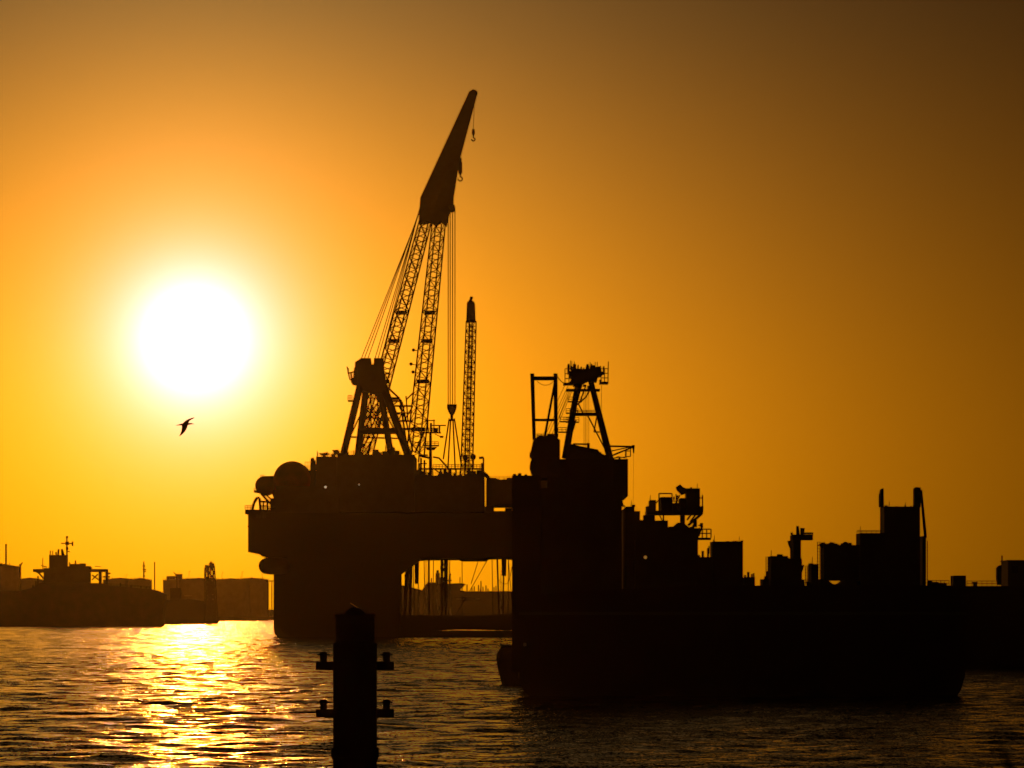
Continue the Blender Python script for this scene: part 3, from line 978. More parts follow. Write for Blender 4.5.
# raised platform with cabins
YP = Y2 + 6
pf = MB().pbox(645, 510.5, 703, 514, YP - 2, YP + 6).build('raised_platform', 'deck', v2)
for (x0, y0, x1, y1, nm) in ((648.5, 500, 656, 512, 'locker'), (645.5, 506, 650, 512, 'locker'), (659, 497, 672, 512, 'equipment_cage'), (685, 488.3, 700, 512, 'control_cabin'), (678.5, 498, 686, 512, 'equipment_box'), (671, 503, 679, 512, 'equipment_box')):
    MB().pbox(x0, y0, x1, y1, YP - 1.6, YP + 4).build(nm, 'house', pf)
m = MB()
for (a_, b_) in (((659, 512), (659, 493.5)), ((659, 493.5), (672, 493.5)), ((672, 493.5), (672, 512)), ((656, 503), (660, 499)), ((702.5, 495), (702.5, 512)), ((700, 498), (703, 498)), ((674, 506), (680, 495)), ((672, 501), (680, 501)), ((678, 512), (676, 494))):
    m.tube(P(*a_, YP - 2), P(*b_, YP - 2), 0.07)
for _ in range(14):
    x, y = random.uniform(660, 682), random.uniform(494, 508)
    m.pbox(x, y, x + random.uniform(0.8, 2.5), y + random.uniform(1, 3), YP - 1.8, YP + 1)
m.pbox(700, 506, 703.4, 512, YP - 2, YP)
m.build('pipework', 'steel', pf, kind='stuff')
m = MB()
m.prism([(677, 490), (676, 487), (679, 485), (680, 484), (683, 487), (688, 489), (687, 493), (682, 495)], YP - 1, YP + 0.5)
m.build('searchlight', 'steel', pf)
for (xa, ya_, xb, yb_, r_) in ((663.5, 514, 663.5, 522, .09), (659, 514, 662.5, 521, .06), (682.5, 513, 682.5, 530, .28), (702, 513.5, 688, 525.5, .14), (692, 513.5, 687, 520, .1), (697, 513, 690, 522, .1), (649, 513, 649, 517, .1)):
    MB().tube(P(xa, ya_, YP), P(xb, yb_, YP), r_).build('support', 'steel', pf)
bl = MB().pbox(690, 537.6, 711, 539.6, YP - 2, YP + 1.5).build('balcony', 'deck', v2)
MB().rail(P(698, 537.6, YP - 2), P(711, 537.6, YP - 2), 8.5 * s2, 0.06, 3).build('railing', 'steel', bl)
m = MB()
for _ in range(18):
    x, y = random.uniform(689, 699), random.uniform(523, 536)
    m.pbox(x, y, x + random.uniform(1, 3), y + random.uniform(1, 4), YP - 1.9, YP)
m.tube(P(697, 538, YP - 1), P(702.5, 526, YP - 1), 0.12).pbox(700, 523, 703, 527, YP - 1.3, YP - .6).pbox(693, 520, 697, 527, YP - 1.3, YP)
m.prism([(674, 526), (678, 522.5), (684, 523), (690, 528), (690, 535), (674, 535)], YP - 1.5, YP + 3)
m.build('deck_fittings', 'steel', bl, kind='stuff')
# odds and ends along the deck edge
m = MB()
for (x, y0_, y1_, w) in ((698, 555, 559, 2), (701.5, 551, 558, 2.4), (707, 548, 558, 2), (708.5, 546, 552, 1.2), (744, 575, 579, 2), (747, 572, 579, 2.5), (751, 574, 579, 1.8), (753, 573, 576, 1.5), (766, 571, 580, 2), (764, 576, 581, 3)):
    m.pbox(x, y0_, x + w, y1_ + 2, Y2 + 4, Y2 + 5)
for (x, py, n) in ((800, 585, 3), (690, 585, 2), (928, 585, 3)):
    A = P(x, py, Y2 + 6)
    m.clutter(A.x, A.x + 1.2, Y2 + 5, Y2 + 9, A.z, n, 0.3, 0.8, 0.8)
m.build('deck_fittings', 'steel', v2, kind='stuff')
m = MB()
for (xa, xb, py) in ((613, 628, 460), (623, 634, 506.5), (711, 743, 541.5), (769, 782, 556), (783, 790, 558.5), (809, 818, 564), (884, 914, 506.5), (514, 530, 475.5), (686, 700, 488.3)):
    A, B = P(xa, py, Y2 + 7), P(xb, py, Y2 + 7)
    m.clutter(A.x, B.x, Y2 + 5, Y2 + 8, A.z, max(2, int((xb - xa) / 4)), 0.12, 0.4, 0.22)
for (x, py, h_) in ((626, 460, 9), (714, 541.5, 6), (739, 541.5, 5), (771, 556, 6), (812, 564, 7), (889, 506.5, 5), (905, 506.5, 4), (697, 488.5, 5), (860, 533, 7), (650, 500, 5), (631, 506.5, 6)):
    m.tube(P(x, py + 1, Y2 + 5), P(x + 0.4, py - h_, Y2 + 5), 0.045, 0.03, 5)
m.build('roof_fittings', 'steel', v2, kind='stuff')
vt = MB().pbox(791, 534.5, 813, 540, Y2 + 4, Y2 + 7).build('lookout_balcony', 'deck', v2)
m = MB()
m.rail(P(801, 534.8, Y2 + 4), P(812.8, 534.8, Y2 + 4), 2 * s2, 0.05, 3)
m.tube(P(798, 535, Y2 + 6), P(797.5, 526, Y2 + 6), 0.22, 0.14, 8).tube(P(802, 535, Y2 + 6), P(802.5, 528, Y2 + 6), 0.2, .26, 8).tube(P(792, 535, Y2 + 6), P(791.5, 532.5, Y2 + 6), .12)
m.prism([(788, 541), (791, 540), (791, 549), (789.5, 546)], Y2 + 5, Y2 + 6.5)
m.prism([(801, 566), (804.5, 564.5), (803, 570), (801, 574)], Y2 + 5, Y2 + 6.5)
m.build('vent_cowl', 'steel', vt)
for (x0, x1, yt, yb_) in ((766, 768, 557, 578), (805.5, 807.5, 566, 585), (817.5, 820, 542, 584), (924.5, 927.5, 541, 585)):
    m = MB()
    m.tube(P(x0, yt, Y2 + 5), P(x0, yb_, Y2 + 5), 0.04, None, 4).tube(P(x1, yt, Y2 + 5), P(x1, yb_, Y2 + 5), 0.04, None, 4)
    y = yt
    while y < yb_:
        m.tube(P(x0, y, Y2 + 5), P(x1, y, Y2 + 5), 0.03, None, 4)
        y += 3.2
    m.build('ladder', 'steel', v2)
MB().rail(P(857, 533, Y2 + 3), P(881, 533, Y2 + 3), 2.4 * s2, 0.03, 5).build('railing', 'steel', v2)
m = MB()
A = P(822, 545, Y2 + 4)
B = P(852, 545, Y2 + 4)
m.clutter(A.x, B.x, Y2 + 4, Y2 + 8, A.z, 16, 0.25, 0.6, 0.35)
for (px, r_) in ((823, 3.0), (845.5, 3.6), (835, 1.6)):
    m.ball(P(px, 545.2, Y2 + 5), r_ * s2, 10)
m.build('roof_fittings', 'steel', v2, kind='stuff')
for (pts) in ([(880, 507), (880, 495), (881.5, 489), (883.6, 488), (884, 507)], [(914.6, 507), (914.6, 489), (916, 487), (920.8, 487.5), (920.8, 507)]):
    MB().prism(pts, Y2 + 5, Y2 + 7).build('tower_horn', 'house', v2)
MB().tube(P(921, 490, Y2 + 6), P(925.5, 538, Y2 + 6), 0.14, 0.18, 6).build('raking_pole', 'steel', v2)
MB().rail(P(802, 585, Y2 + 1), P(820, 585, Y2 + 1), 5 * s2, 0.03, 4).build('railing', 'steel', v2)
# glossy standpipe and amber lamp
sp = MB().tube(P(525.2, 660, Y2 + 0.2), P(525.6, 624, Y2 + 0.2), 0.13, None, 12).build('standpipe', 'bright', v2, smooth=True)
MB().lathe(P(524.8, 644.5, Y2 + 0.2), [(0.16, -0.2), (0.26, -0.16), (0.26, 0.16), (0.16, 0.2)], 'z', 14).build('pipe_collar', 'bright', sp)
MB().ball(P(645.4, 557.3, Y2 + 1.8), 0.17, 8).build('deck_lamp', 'amber', v2, label='small amber deck lamp')

# workboat lying behind the barge's corner
YW = 592.0
wb = thing('workboat', P(520, 685.5, YW), 'small black workboat with its rounded bow showing past the crane barge', 'boat')
rows = []
stem = [(501.5, 646.5), (497.2, 653), (496.2, 658), (497.5, 668), (500, 677), (502.5, 687)]
m = MB()
nseg = 12
for (px, py) in stem:
    c_ = P(px, py, YW)
    wid = 2.3 * (1 - 0.3 * max(0, (py - 660) / 27))
    for i in range(nseg + 1):
        a = math.pi * i / nseg - math.pi / 2
        xx = c_.x + 2.6 * (1 - math.cos(a))
        m.v.append(Vector((xx, YW + wid * math.sin(a), c_.z)))
    for sgn in (1, -1):
        m.v.append(Vector((c_.x + 13, YW + wid * sgn, c_.z)))
w_ = nseg + 3
order = list(range(nseg + 1)) + [nseg + 1, nseg + 2]
for k in range(len(stem) - 1):
    for i in range(w_):
        j = (i + 1) % w_
        m.f.append((k * w_ + order[i], k * w_ + order[j], (k + 1) * w_ + order[j], (k + 1) * w_ + order[i]))
m.f.append(tuple(order))
m.build('hull', 'hull', wb)
m = MB()
m.path([P(501.5, 646.5, YW) + Vector((2.5 * (1 - math.cos(a)), 2.2 * math.sin(a), 0.1)) for a in [math.pi * i / 10 - math.pi / 2 for i in range(11)]], 0.13, 6)
m.build('bulwark_rail', 'bright', wb)
MB().box(P(512, 0, YW).x, P(540, 0, YW).x, YW - 1.6, YW + 1.6, P(0, 647, YW).z - 0.3, P(0, 632, YW).z).build('wheelhouse', 'house', wb)
MB().tube(P(501.3, 646, YW), P(501.2, 643.5, YW), 0.15, 0.12).build('bow_bitt', 'bright', wb)

# barge lying behind on the right, with what stands on it
YR = 769.0
rb = thing('flat_barge', P(1040, 668, YR + 10), 'long flat black barge lying beyond the right end of the crane barge', 'barge')
MB().prism([(900, 586), (1180, 586), (1180, 669.5), (906, 669.5), (900, 660)], YR, YR + 26).build('hull', 'hull', rb)
m = MB()
m.rail(P(928, 586, YR + 1), P(949, 586, YR + 1), 5.5 * YR / F, 0.045, 5)
m.rail(P(967, 586, YR + 1), P(997, 586, YR + 1), 5.0 * YR / F, 0.045, 6)
m.build('railing', 'steel', rb)
MB().rail(P(1024, 586, YR + 1), P(1170, 586, YR + 1), 5.5 * YR / F, 0.045, 14).build('railing', 'steel', rb)
for (px) in (935, 975, 1030):
    b0 = P(px, 586, YR + 3)
    MB().lathe(b0, [(0.35, -0.1), (0.3, 0.3), (0.45, 0.5), (0.4, 0.65)], 'z', 12).build('bollard', 'steel', rb)
m = MB()
A = P(930, 586, YR + 4)
m.clutter(A.x, A.x + 2.6, YR + 4, YR + 8, A.z, 7, 0.4, 1.0, 1.0)
m.build('deck_fittings', 'steel', rb, kind='stuff')
ct = thing('container', P(958, 586, YR + 5), 'single dark shipping container standing alone on the flat barge deck', 'container')
MB().pbox(950.5, 575.5, 966, 585.9, YR + 3, YR + 9).build('body', 'house', ct)
for x in range(951, 966, 2):
    MB().pbox(x, 576.5, x + 0.9, 585.5, YR + 2.93, YR + 3.01).build('rib', 'house', ct)
hs = thing('barge_cabin', P(1020, 586, YR + 6), 'square dark cabin with corner post at the end of the flat barge', 'cabin')
MB().pbox(1001, 561, 1060, 586, YR + 3, YR + 14).build('wall', 'house', hs)
MB().pbox(1000, 560, 1061, 561.2, YR + 2.6, YR + 14.4).build('roof', 'deck', hs)
MB().tube(P(1002, 561, YR + 4), P(1002, 555.5, YR + 4), 0.12).build('corner_post', 'steel', hs)
MB().prism([(997, 568), (999, 565.5), (1001.5, 565), (1001.5, 585), (998, 585), (996.8, 577)], YR + 4, YR + 6).build('water_heater', 'steel', hs)
MB().pbox(1012, 566, 1018, 573, YR + 2.95, YR + 3.02).build('window', 'glass', hs)

# ================================================================== mooring pile in the foreground
YL = 199.0
sl = YL / F
pile = thing('mooring_pile', P(355, 831, YL), 'thick steel mooring pile in the water with four side bollards and a solar lantern', 'mooring pile')
cx = P(355, 606, YL)
r1 = 22 * sl
z_ = lambda py: P(355, py, YL).z
MB().lathe((cx.x, YL, 0), [(r1, -4.0), (r1, z_(760)), (r1 * 1.06, z_(759)), (r1 * 1.06, z_(757)), (r1, z_(756)), (r1, z_(644)), (r1 * .98, z_(643)), (19.5 * sl, z_(642)), (19.5 * sl, z_(615)), (18.8 * sl, z_(614.5))], 'z', 40).build('shaft', 'pile', pile, smooth=False)
MB().lathe((cx.x, YL, 0), [(19.8 * sl, z_(617)), (20 * sl, z_(616)), (20 * sl, z_(614.3)), (19.5 * sl, z_(613.8))], 'z', 40).build('cap_plate', 'pile', pile)
MB().lathe((cx.x, YL, 0), [(r1 * 1.0, z_(748.5)), (r1 * 1.09, z_(748)), (r1 * 1.09, z_(757)), (r1 * 1.0, z_(757.5))][::-1], 'z', 40).build('collar', 'pile', pile)
for py in (665.5, 713):
    for sg in (-1, 1):
        xo, xi = 355 + sg * 39, 355 + sg * 21
        a, b_ = P(min(xo, xi), py + 4.5, YL), P(max(xo, xi), py - 4, YL)
        br = MB().box(a.x, b_.x, YL - 0.18, YL + 0.18, a.z, b_.z).build('bracket', 'pile', pile)
        bx_ = P(355 + sg * 31.5, 0, YL).x
        zb = z_(py - 4)
        MB().lathe((bx_, YL, zb), [(3.6 * sl, -0.02), (3.6 * sl, 5.5 * sl), (4.4 * sl, 6 * sl), (4.4 * sl, 7.6 * sl), (3.6 * sl, 8.2 * sl), (3.6 * sl, 9.2 * sl), (2.6 * sl, 9.6 * sl)], 'z', 16).build('bollard', 'pile', br)
        MB().tube((bx_ - 6.3 * sl, YL, zb + 6.8 * sl), (bx_ + 6.3 * sl, YL, zb + 6.8 * sl), 0.85 * sl, None, 8).build('cross_pin', 'pile', br)
        g = MB()
        xr = P(355 + sg * 21.5, 0, YL).x
        xg = P(355 + sg * 30, 0, YL).x
        g.quadbox([(xr, YL - .02, zb - 9 * sl), (xg, YL - .02, zb - 8.6 * sl), (xg, YL + .02, zb - 8.6 * sl), (xr, YL + .02, zb - 9 * sl),
                   (xr, YL - .02, zb - 8 * sl), (xg, YL - .02, zb - 8.2 * sl), (xg, YL + .02, zb - 8.2 * sl), (xr, YL + .02, zb - 8 * sl)])
        g.build('gusset', 'pile', br)
MB().lathe((cx.x, YL, 0), [(10 * sl, z_(614.2)), (9.5 * sl, z_(612)), (6.0 * sl, z_(609)), (2.5 * sl, z_(607.5))], 'z', 20).build('lantern_base', 'pile', pile)
m = MB()
pA, pB = P(350.5, 603.2, YL), P(360, 609.2, YL)
q = [pA + Vector((0, -.2, -.014)), pB + Vector((0, -.2, -.014)), pB + Vector((0, .2, .014)), pA + Vector((0, .2, .014))]
m.quadbox([v_ - Vector((0, 0, .03)) for v_ in q] + q)
m.build('solar_panel', 'glass', pile)

# ================================================================== gull in flight
YU = 225.0
gl = thing('gull', P(185, 427, YU), 'lone gull gliding with spread wings below the sun', 'bird')
su = YU / F
g = MB()
c0 = P(185, 424.2, YU)
# body: tail left, head and bill right
spine = [(-9.2, -1.2, .25), (-6, -.7, .7), (-3, -.25, 1.35), (0, 0, 1.75), (2.6, .15, 1.5), (4.6, .35, 1.0), (6.2, .5, .95), (7.4, .4, .55), (9.4, .1, .12)]
n0 = len(g.v)
for (x, z, r_) in spine:
    for i in range(12):
        a = 2 * math.pi * i / 12
        g.v.append(c0 + Vector((x * su, r_ * su * math.cos(a), (z + r_ * 0.8 * math.sin(a)) * su)))
for k in range(len(spine) - 1):
    for i in range(12):
        j = (i + 1) % 12
        g.f.append((n0 + k * 12 + i, n0 + k * 12 + j, n0 + (k + 1) * 12 + j, n0 + (k + 1) * 12 + i))
g.f.append(tuple(range(n0 + 11, n0 - 1, -1)))
e = n0 + (len(spine) - 1) * 12
g.f.append(tuple(range(e, e + 12)))


def wing(sts):
    n = len(g.v)
    for (x, z, y, ch, th_) in sts:
        for (u, w) in ((-0.5, 0), (-0.1, 0.5), (0.3, 0.6), (0.5, 0), (0.3, -0.5), (-0.1, -0.3)):
            g.v.append(c0 + Vector(((x + u * ch) * su, y * su, (z + w * th_) * su)))
    for k in range(len(sts) - 1):
        for i in range(6):
            j = (i + 1) % 6
            g.f.append((n + k * 6 + i, n + k * 6 + j, n + (k + 1) * 6 + j, n + (k + 1) * 6 + i))
    g.f.append(tuple(range(n + 5, n - 1, -1)))
    e = n + (len(sts) - 1) * 6
    g.f.append(tuple(range(e, e + 6)))


wing([(0.2, 0, 0, 6, 1.6), (0.6, 1.6, 3, 5.6, 1.4), (2.0, 3.8, 7, 4.6, 1.3), (4.4, 5.5, 11, 4.0, 1.1), (6.6, 6.6, 14, 3, .8), (8.0, 7.2, 16, 1.2, .5)])
wing([(0.0, 0, 0, 6.2, 1.6), (-0.2, -2.2, -3, 6.2, 1.3), (-0.5, -4.8, -6, 5.4, 1.2), (-1.4, -7.8, -10, 4.2, 1.0), (-2.8, -10.4, -14, 2.8, .7), (-4.2, -12.4, -17, 1.0, .4)])
gb = g.build('body', 'gull', gl)
rm = gb.modifiers.new('fuse', 'REMESH')
rm.mode = 'VOXEL'
rm.voxel_size = 0.012

# ================================================================== far side of the harbour
# ship lying at the left
YS = 2923.0
ss = YS / F
sh = thing('cargo_ship', P(90, 626, YS + 10), 'hazy dark cargo ship with high bridge, twin wings and a tall mast', 'ship')
m = MB()
m.prism([(-60, 592), (20, 591), (32, 588), (40, 583), (104, 583), (108, 585.5), (128, 587), (150, 589), (158, 591), (165.5, 594.5), (164, 604), (163, 614), (163, 627.5), (-60, 627.5)], YS, YS + 16)
m.build('hull', 'hull_red', sh)
for (x0, y0, x1, y1, a, bk) in ((43.5, 568, 68, 586, 1, 15), (49, 555, 68, 570, 2, 13), (66, 566, 91, 586, 1, 15), (70, 563.8, 86, 568, 2, 12)):
    MB().pbox(x0, y0, x1, y1, YS + a, YS + bk).build('deckhouse', 'white', sh)
MB().pbox(33, 569, 108, 572, YS + 0.6, YS + 15.5).build('bridge_wing', 'white', sh)
m = MB()
m.prism([(33.5, 571), (38, 573.5), (44, 572), (44, 570), (33.5, 570)], YS + 3, YS + 8)
m.tube(P(44, 579, YS + 4), P(38, 572, YS + 4), 0.5)
m.build('wing_bracket', 'white', sh)
mt = MB().tube(P(66.9, 570, YS + 7), P(66.9, 537, YS + 7), 1.0 * ss, 0.7 * ss, 8).build('mast', 'steel', sh)
m = MB()
m.tube(P(61, 543.2, YS + 7), P(72, 543.6, YS + 7), 0.35).ball(P(67, 537.2, YS + 7), 1.3 * ss, 10).pbox(65.3, 541.5, 69, 545, YS + 6, YS + 8).pbox(65.8, 547, 68.4, 550, YS + 6, YS + 8)
m.tube(P(72.6, 541.5, YS + 7), P(72.6, 546, YS + 7), 0.5).tube(P(67, 551, YS + 7), P(70, 552, YS + 7), .3)
m.build('aerials', 'steel', mt, kind='stuff')
for (xb, xt, yt, r_) in ((58, 58.6, 549.2, 1.0), (62.5, 61.8, 549.2, 1.1), (64.5, 62.2, 549.6, .8), (50.2, 50.2, 550.5, .6), (52.8, 52.8, 550.5, .5), (56.5, 56, 552, .8)):
    MB().tube(P(xb, 557, YS + 8), P(xt, yt, YS + 8), r_ * ss, None, 8).build('exhaust_pipe', 'steel', sh)
m = MB()
m.tube(P(42.8, 570, YS + 5), P(42.8, 558, YS + 5), .25).tube(P(41, 565.5, YS + 5), P(47, 567, YS + 5), .3).tube(P(75.5, 565, YS + 5), P(75.5, 560.5, YS + 5), .45).tube(P(69.6, 566, YS + 5), P(69.6, 562, YS + 5), .3)
m.pbox(79.5, 563.4, 86, 566.5, YS + 3, YS + 9).pbox(77, 567, 92, 569.5, YS + 2, YS + 12).tube(P(95, 566.3, YS + 5), P(101, 566.6, YS + 5), .2)
m.build('monkey_island_fittings', 'steel', sh, kind='stuff')
for (px, y0_, w) in ((100.3, 571, 1.7), (106.8, 569.5, 1.5)):
    MB().pbox(px - w, y0_, px + w, 587.5, YS + 4, YS + 9).build('crane_post', 'steel', sh)
m = MB()
m.tube(P(92, 575, YS + 5), P(99, 580, YS + 5), .4).tube(P(92, 580, YS + 5), P(98, 574, YS + 5), .4).pbox(103, 576, 110, 577.6, YS + 4, YS + 8).tube(P(108, 574, YS + 5), P(110.5, 573, YS + 5), .5)
m.build('stowage_frame', 'steel', sh)
m = MB()
for (px, y0_) in ((38, 576), (36, 581), (33, 585), (120.5, 583), (131, 585), (141, 586), (146, 587)):
    m.pbox(px - 0.8, y0_, px + 0.8, 592, YS + 4, YS + 6)
m.rail(P(108, 586, YS + 1), P(150, 589, YS + 1), 2.4 * ss, .12, 14)
m.build('deck_fittings', 'steel', sh, kind='stuff')

# far storage tanks and sheds
tank_n = 0
tank_words = {-8: 'broad dark storage tank with a thin chimney rising behind it', 140: 'low-domed storage tank between the cargo ship and the thin pole',
              181: 'storage tank with a small roof building behind it', 199: 'cone-roofed storage tank directly behind the lattice harbour tower',
              231: 'cone-roofed storage tank halfway between harbour tower and crane vessel', 252: 'cone-roofed storage tank nearest the crane vessel with pipe bridge at its side',
              120: 'low-domed storage tank glimpsed right behind the cargo ship stowage posts', 30: 'low-domed storage tank glimpsed below the cargo ship bridge wing'}
for (px, rpx, top_, dome, yy) in ((-8, 28, 567, 4.5, 4742), (140, 12, 580.4, 2.6, 5002), (120, 17, 580, 2.4, 5072), (30, 16, 580.5, 3, 5072), (181, 18, 580.2, 1.6, 5012), (199, 19, 579.8, 2, 4942), (231, 19, 580.2, 2.0, 4942), (252, 16.5, 579.8, 2.3, 5002)):
    c_ = P(px, top_, yy)
    r_ = rpx * yy / F
    base = 3.2 if yy > 4872 else -0.5
    tk = thing('storage_tank', (c_.x, yy, base), tank_words[px], 'storage tank', 'storage tanks on the far shore')
    MB().lathe((c_.x, yy, 0), [(r_, base), (r_, c_.z)], 'z', 40).build('shell', 'tank', tk)
    MB().lathe((c_.x, yy, 0), [(r_ * 1.01, c_.z - 0.3), (r_ * 1.01, c_.z + 0.2), (r_ * 0.5, c_.z + dome * 0.62 * yy / F), (0.3, c_.z + dome * yy / F)], 'z', 40).build('roof', 'tank', tk)
    m = MB()
    for i in range(24):
        a0, a1 = 2 * math.pi * i / 24, 2 * math.pi * (i + 1) / 24
        q0, q1 = Vector((c_.x + r_ * math.cos(a0), yy + r_ * math.sin(a0), c_.z)), Vector((c_.x + r_ * math.cos(a1), yy + r_ * math.sin(a1), c_.z))
        m.tube(q0, q0 + Vector((0, 0, 1.1)), .06, None, 4).tube(q0 + Vector((0, 0, 1.1)), q1 + Vector((0, 0, 1.1)), .06, None, 4)
    m.build('railing', 'steel', tk)
    m = MB()
    for i in range(5):
        a0 = R(200 + i * 35)
        q0 = Vector((c_.x + r_ * 0.7 * math.cos(a0), yy + r_ * 0.7 * math.sin(a0), c_.z))
        m.tube(q0, q0 + Vector((0, 0, dome * 0.45 * yy / F + random.uniform(1.0, 2.4))), .3, None, 6)
    m.build('vents', 'steel', tk, kind='stuff')
    if px == -8:
        MB().tube(P(20.2, 626, yy - 5), P(20.2, 564, yy - 5), 1.0, None, 8).tube(P(20, 566, yy - 5), P(22.5, 562.5, yy - 5), .7).build('stair_tower', 'steel', tk)
MB().box(-5900, P(60, 0, 4640).x, 4600, 4873, -0.9, 2.6).build('quay', 'land', label='low quay below the broad dark tank at the left', kind='structure')
ch = thing('chimney', P(6, 610, 5042), 'thin chimney rising above the broad dark tank', 'chimney')
MB().lathe((P(6, 0, 5042).x, 5042, 3.1), [(1.1, 0), (0.85, P(0, 544, 5042).z - 3.1)], 'z', 12).build('stack', 'steel', ch)
MB().lathe((P(6, 0, 5042).x, 5042, P(0, 545, 5042).z), [(1.05, -0.6), (1.05, 0.4)], 'z', 12).build('rim', 'steel', ch)
bd = thing('office_block', P(173, 615, 5192), 'flat-roofed block in two steps peeping above the far tanks', 'building')
MB().pbox(166.5, 576, 176, 617, 5182, 5202).build('wall', 'shed', bd)
MB().pbox(175.8, 573.8, 182.5, 617, 5183, 5202).build('wall', 'shed', bd)
for i in range(3):
    MB().pbox(167.5 + i * 2.7, 577.3, 169.2 + i * 2.7, 578.6, 5181.6, 5182.2).build('window', 'glass', bd)
for (px, yt, r_, lab) in ((143.8, 561.5, .7, 'tall mast with cross arms behind the cargo ship bow'), (154.6, 562, .6, 'slender bare pole beside the cross-armed mast')):
    po = thing('light_mast', P(px, 617, 5102), lab, 'mast')
    MB().tube((P(px, 0, 5102).x, 5102, 3.1), P(px, yt, 5102), r_ * 1.4, r_, 8).build('pole', 'steel', po)
    if px < 150:
        m = MB()
        for (dx, py, w) in ((0, 566, 1.6), (0.6, 569.5, 2.0), (0.8, 571.5, 1.6), (0.3, 576, 1.2)):
            m.pbox(px + dx - w, py - 0.6, px + dx + w, py + 0.6, 5101, 5103)
        m.build('cross_arm', 'steel', po)
    else:
        MB().pbox(px - 0.6, 562, px + 0.6, 564, 5101.4, 5102.6).build('lamp_head', 'steel', po)
pb = thing('pipe_bridge', P(272, 616, 4892), 'thin pipe bridge on posts between the far tank and the crane vessel', 'pipe bridge')
MB().pbox(266, 580.5, 300, 581.6, 4892, 4894).build('pipe', 'steel', pb)
for px in (268.4, 271.8, 284, 296):
    MB().tube((P(px, 0, 4893).x, 4893, 3.1), P(px, 581, 4893), .5).build('post', 'steel', pb)
post_words = {126: 'thin lamp post just left of the cross-armed mast', 189: 'thin lamp post between office block and harbour tower', 222: 'thin lamp post just right of the harbour tower',
              242: 'thin lamp post behind the two cone-roofed tanks', 262: 'thin lamp post near the pipe bridge'}
for (px, yt) in ((126, 575), (189, 571.5), (222, 573), (242, 572), (262, 574)):
    po = thing('lamp_post', P(px, 617, 5000), post_words[px], 'lamp post', 'lamp posts on the far quay')
    MB().tube((P(px, 0, 5000).x, 5000, 3.1), P(px, yt, 5000), 0.28, 0.2, 6).build('pole', 'steel', po)
    MB().tube(P(px, yt, 5000), P(px + 1.6, yt - 0.3, 5000), 0.22, 0.3, 6).build('lamp_arm', 'steel', po)
# lattice harbour tower at the water's edge
YT2 = 3640.0
st = YT2 / F
tw = thing('harbour_tower', P(211, 623, YT2), 'dark lattice harbour tower with two uneven heads standing on a pontoon', 'tower')
pont = MB().pbox(203, 620.6, 219, 624, YT2 - 5, YT2 + 9).build('pontoon', 'hull', tw)
for (xb, xt, yt, w, lab) in ((207.6, 206.6, 567, 3.6, 'short'), (213.6, 211.6, 565, 5.4, 'tall')):
    hd = MB().pbox(xt - w / 2, yt - 2, xt + w / 2, yt + 3, YT2 - 1, YT2 + 2).build('head', 'steel', tw)
    lattice(hd, P(xb, 621, YT2), P(xt, yt + 1, YT2), (w + 1.6) * st, w * 0.8 * st, 16, side, 0.5, 0.3)
m = MB()
for (x0, y0, x1, y1, e0, e1) in ((205.5, 578, 215.5, 580, -1, 2), (205.5, 592, 216.5, 594, -1, 2), (206, 600, 217, 620.5, -2, 3), (207, 582, 214, 592, -1, 1)):
    MB().pbox(x0, y0, x1, y1, YT2 + e0, YT2 + e1).build('stage', 'steel', tw)
MB().tube(P(211, 563.5, YT2), P(211, 561.5, YT2), .9).build('beacon', 'steel', tw)
MB().tube(P(204.8, 566.6, YT2), P(209, 566.2, YT2), .5).build('arm', 'steel', tw)
# low vessel behind the bow of the cargo ship
YQ = 3500.0
bg = thing('lighter', P(184, 623, YQ), 'low loaded lighter with short mast beyond the cargo ship bow', 'barge')
MB().prism([(158, 602), (166, 600), (190, 599), (203, 601), (206, 605), (204, 624.2), (158, 624.2)], YQ, YQ + 10).build('hull', 'hull', bg)
MB().pbox(170, 588, 181, 601, YQ + 2, YQ + 8).build('deckhouse', 'steel', bg)
MB().tube(P(177.2, 590, YQ + 4), P(177.2, 573.8, YQ + 4), .6).tube(P(177.2, 577, YQ + 4), P(173.5, 571.8, YQ + 4), .35).build('mast', 'steel', bg)
MB().pbox(184, 595.2, 191.5, 596, YQ + 2, YQ + 8).build('awning', 'white', bg)

# ship seen through the opening below the deck of the crane vessel
YO = 4200.0
so = YO / F
os_ = thing('tanker', P(455, 622, YO), 'hazy tanker seen through the gap between the crane vessel columns', 'ship')
MB().prism([(396, 586), (402, 585), (422, 590), (426, 584), (462, 583.2), (465.5, 584), (460, 590), (466, 591.2), (520, 591), (560, 591), (555, 623), (396, 623)], YO, YO + 20).build('hull', 'hull', os_)
for (x0, y0, x1, y1) in ((427, 582.4, 446, 590), (435.5, 573, 440, 585), (436.5, 570.2, 438.8, 574), (440, 577, 444, 584)):
    MB().pbox(x0, y0, x1, y1, YO + 2, YO + 14).build('deckhouse', 'white', os_)
m = MB()
for (px, yt, r_) in ((450.2, 574, .5), (460, 577, .4), (481, 581, .5), (431.5, 578, .5)):
    m.tube(P(px, 592, YO + 8), P(px, yt, YO + 8), r_)
m.ball(P(450.2, 574.4, YO + 8), 1.1 * so, 8).tube(P(445, 580.5, YO + 8), P(452, 580.5, YO + 8), .5)
m.build('mast', 'steel', os_)
for i, px in enumerate((467, 472, 474.2, 478.5, 480.4, 483, 486, 488, 494, 496, 498)):
    MB().pbox(px - 0.55, 584.5 + (i * 37 % 10) * 0.45, px + 0.55, 592, YO + 6, YO + 7.5).build('vent_post', 'steel', os_)
m = MB()
m.prism([(404.5, 590), (408.5, 566), (411, 566), (410, 590)], YO + 4, YO + 10)
m.build('derrick_post', 'steel', os_)
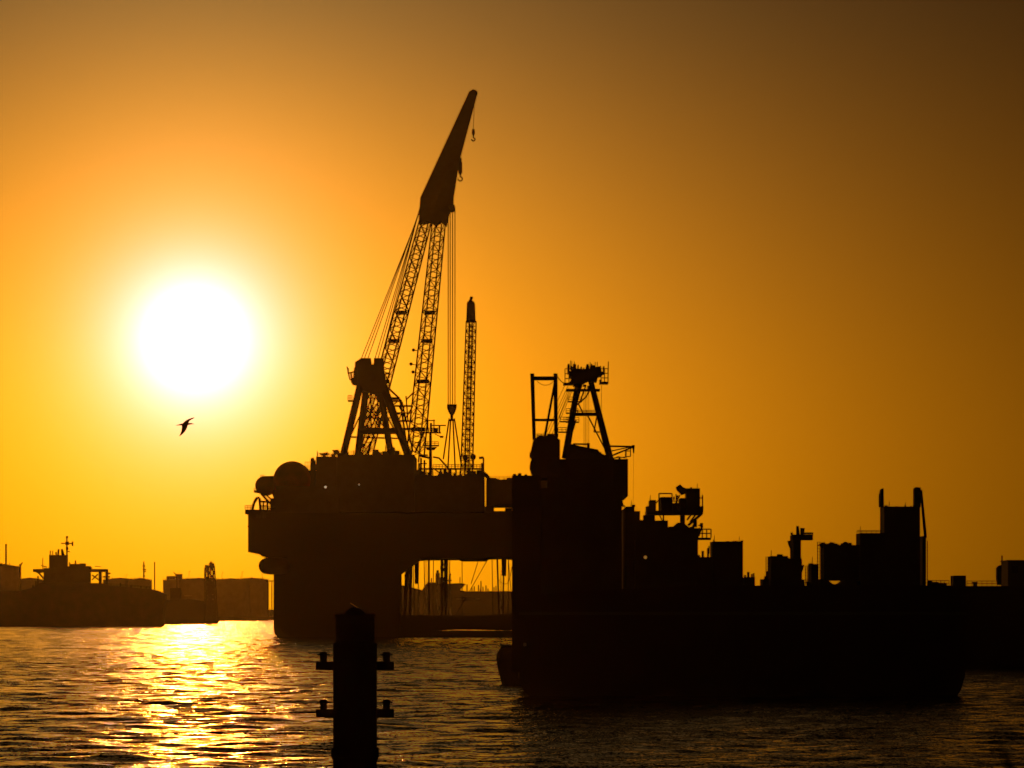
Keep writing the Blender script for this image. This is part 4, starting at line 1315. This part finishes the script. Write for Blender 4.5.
MB().pbox(456, 598.5, 480, 599.3, YO - 0.6, YO + 0.1).build('white_stripe', 'white', os_)

# reed clump on the dike in front of the camera
rd = thing('reed_plant', (1.02, 9.6, 6.85), 'blurred dark reed stalk with drooping leaves at the dike edge', 'plant')
m = MB()
m.path([Vector((1.02, 9.6, 6.75)), Vector((1.03, 9.6, 7.8)), Vector((1.05, 9.6, 8.55))], 0.006, 6)
m.build('stem', 'leaf', rd)
for (base, tip, mid, w) in (((1.05, 9.6, 8.5), P(997, 742, 9.6), P(1010, 757, 9.6), 0.011), ((1.04, 9.6, 8.4), (1.16, 9.7, 8.62), (1.10, 9.65, 8.6), 0.012), ((1.03, 9.6, 8.2), (0.95, 9.5, 8.4), (0.97, 9.55, 8.36), 0.010)):
    base, tip, mid = Vector(base), Vector(tip), Vector(mid)
    g = MB()
    n = 9
    for i in range(n):
        t_ = i / (n - 1)
        p = base * (1 - t_) ** 2 + mid * 2 * t_ * (1 - t_) + tip * t_ ** 2
        ww = w * (math.sin(math.pi * (0.15 + 0.85 * t_)) + 0.06)
        d_ = Vector((0.5, 0.3, 0.8)).normalized()
        for (su_, dd) in ((-1, 0), (0, 0.003), (1, 0), (0, -0.002)):
            g.v.append(p + d_ * (su_ * ww) + Vector((0, dd, 0)))
    for i in range(n - 1):
        for j in range(4):
            k = (j + 1) % 4
            g.f.append((i * 4 + j, i * 4 + k, i * 4 + 4 + k, i * 4 + 4 + j))
    g.build('leaf', 'leaf', rd)

# ================================================================== haze over the harbour
hz = MB().box(-6200, 6200, -200, 6000, -6.5, 225).build('haze', 'hull', label='warm evening haze over the harbour', kind='stuff')
hm = bpy.data.materials.new('evening_haze')
hm.use_nodes = True
ht = hm.node_tree
ht.nodes.clear()
pv = ht.nodes.new('ShaderNodeVolumePrincipled')
pv.inputs['Color'].default_value = (1.0, 0.86, 0.62, 1)
pv.inputs['Density'].default_value = 0.000015
pv.inputs['Anisotropy'].default_value = 0.9
ho = ht.nodes.new('ShaderNodeOutputMaterial')
ht.links.new(pv.outputs[0], ho.inputs['Volume'])
hz.data.materials[0] = hm
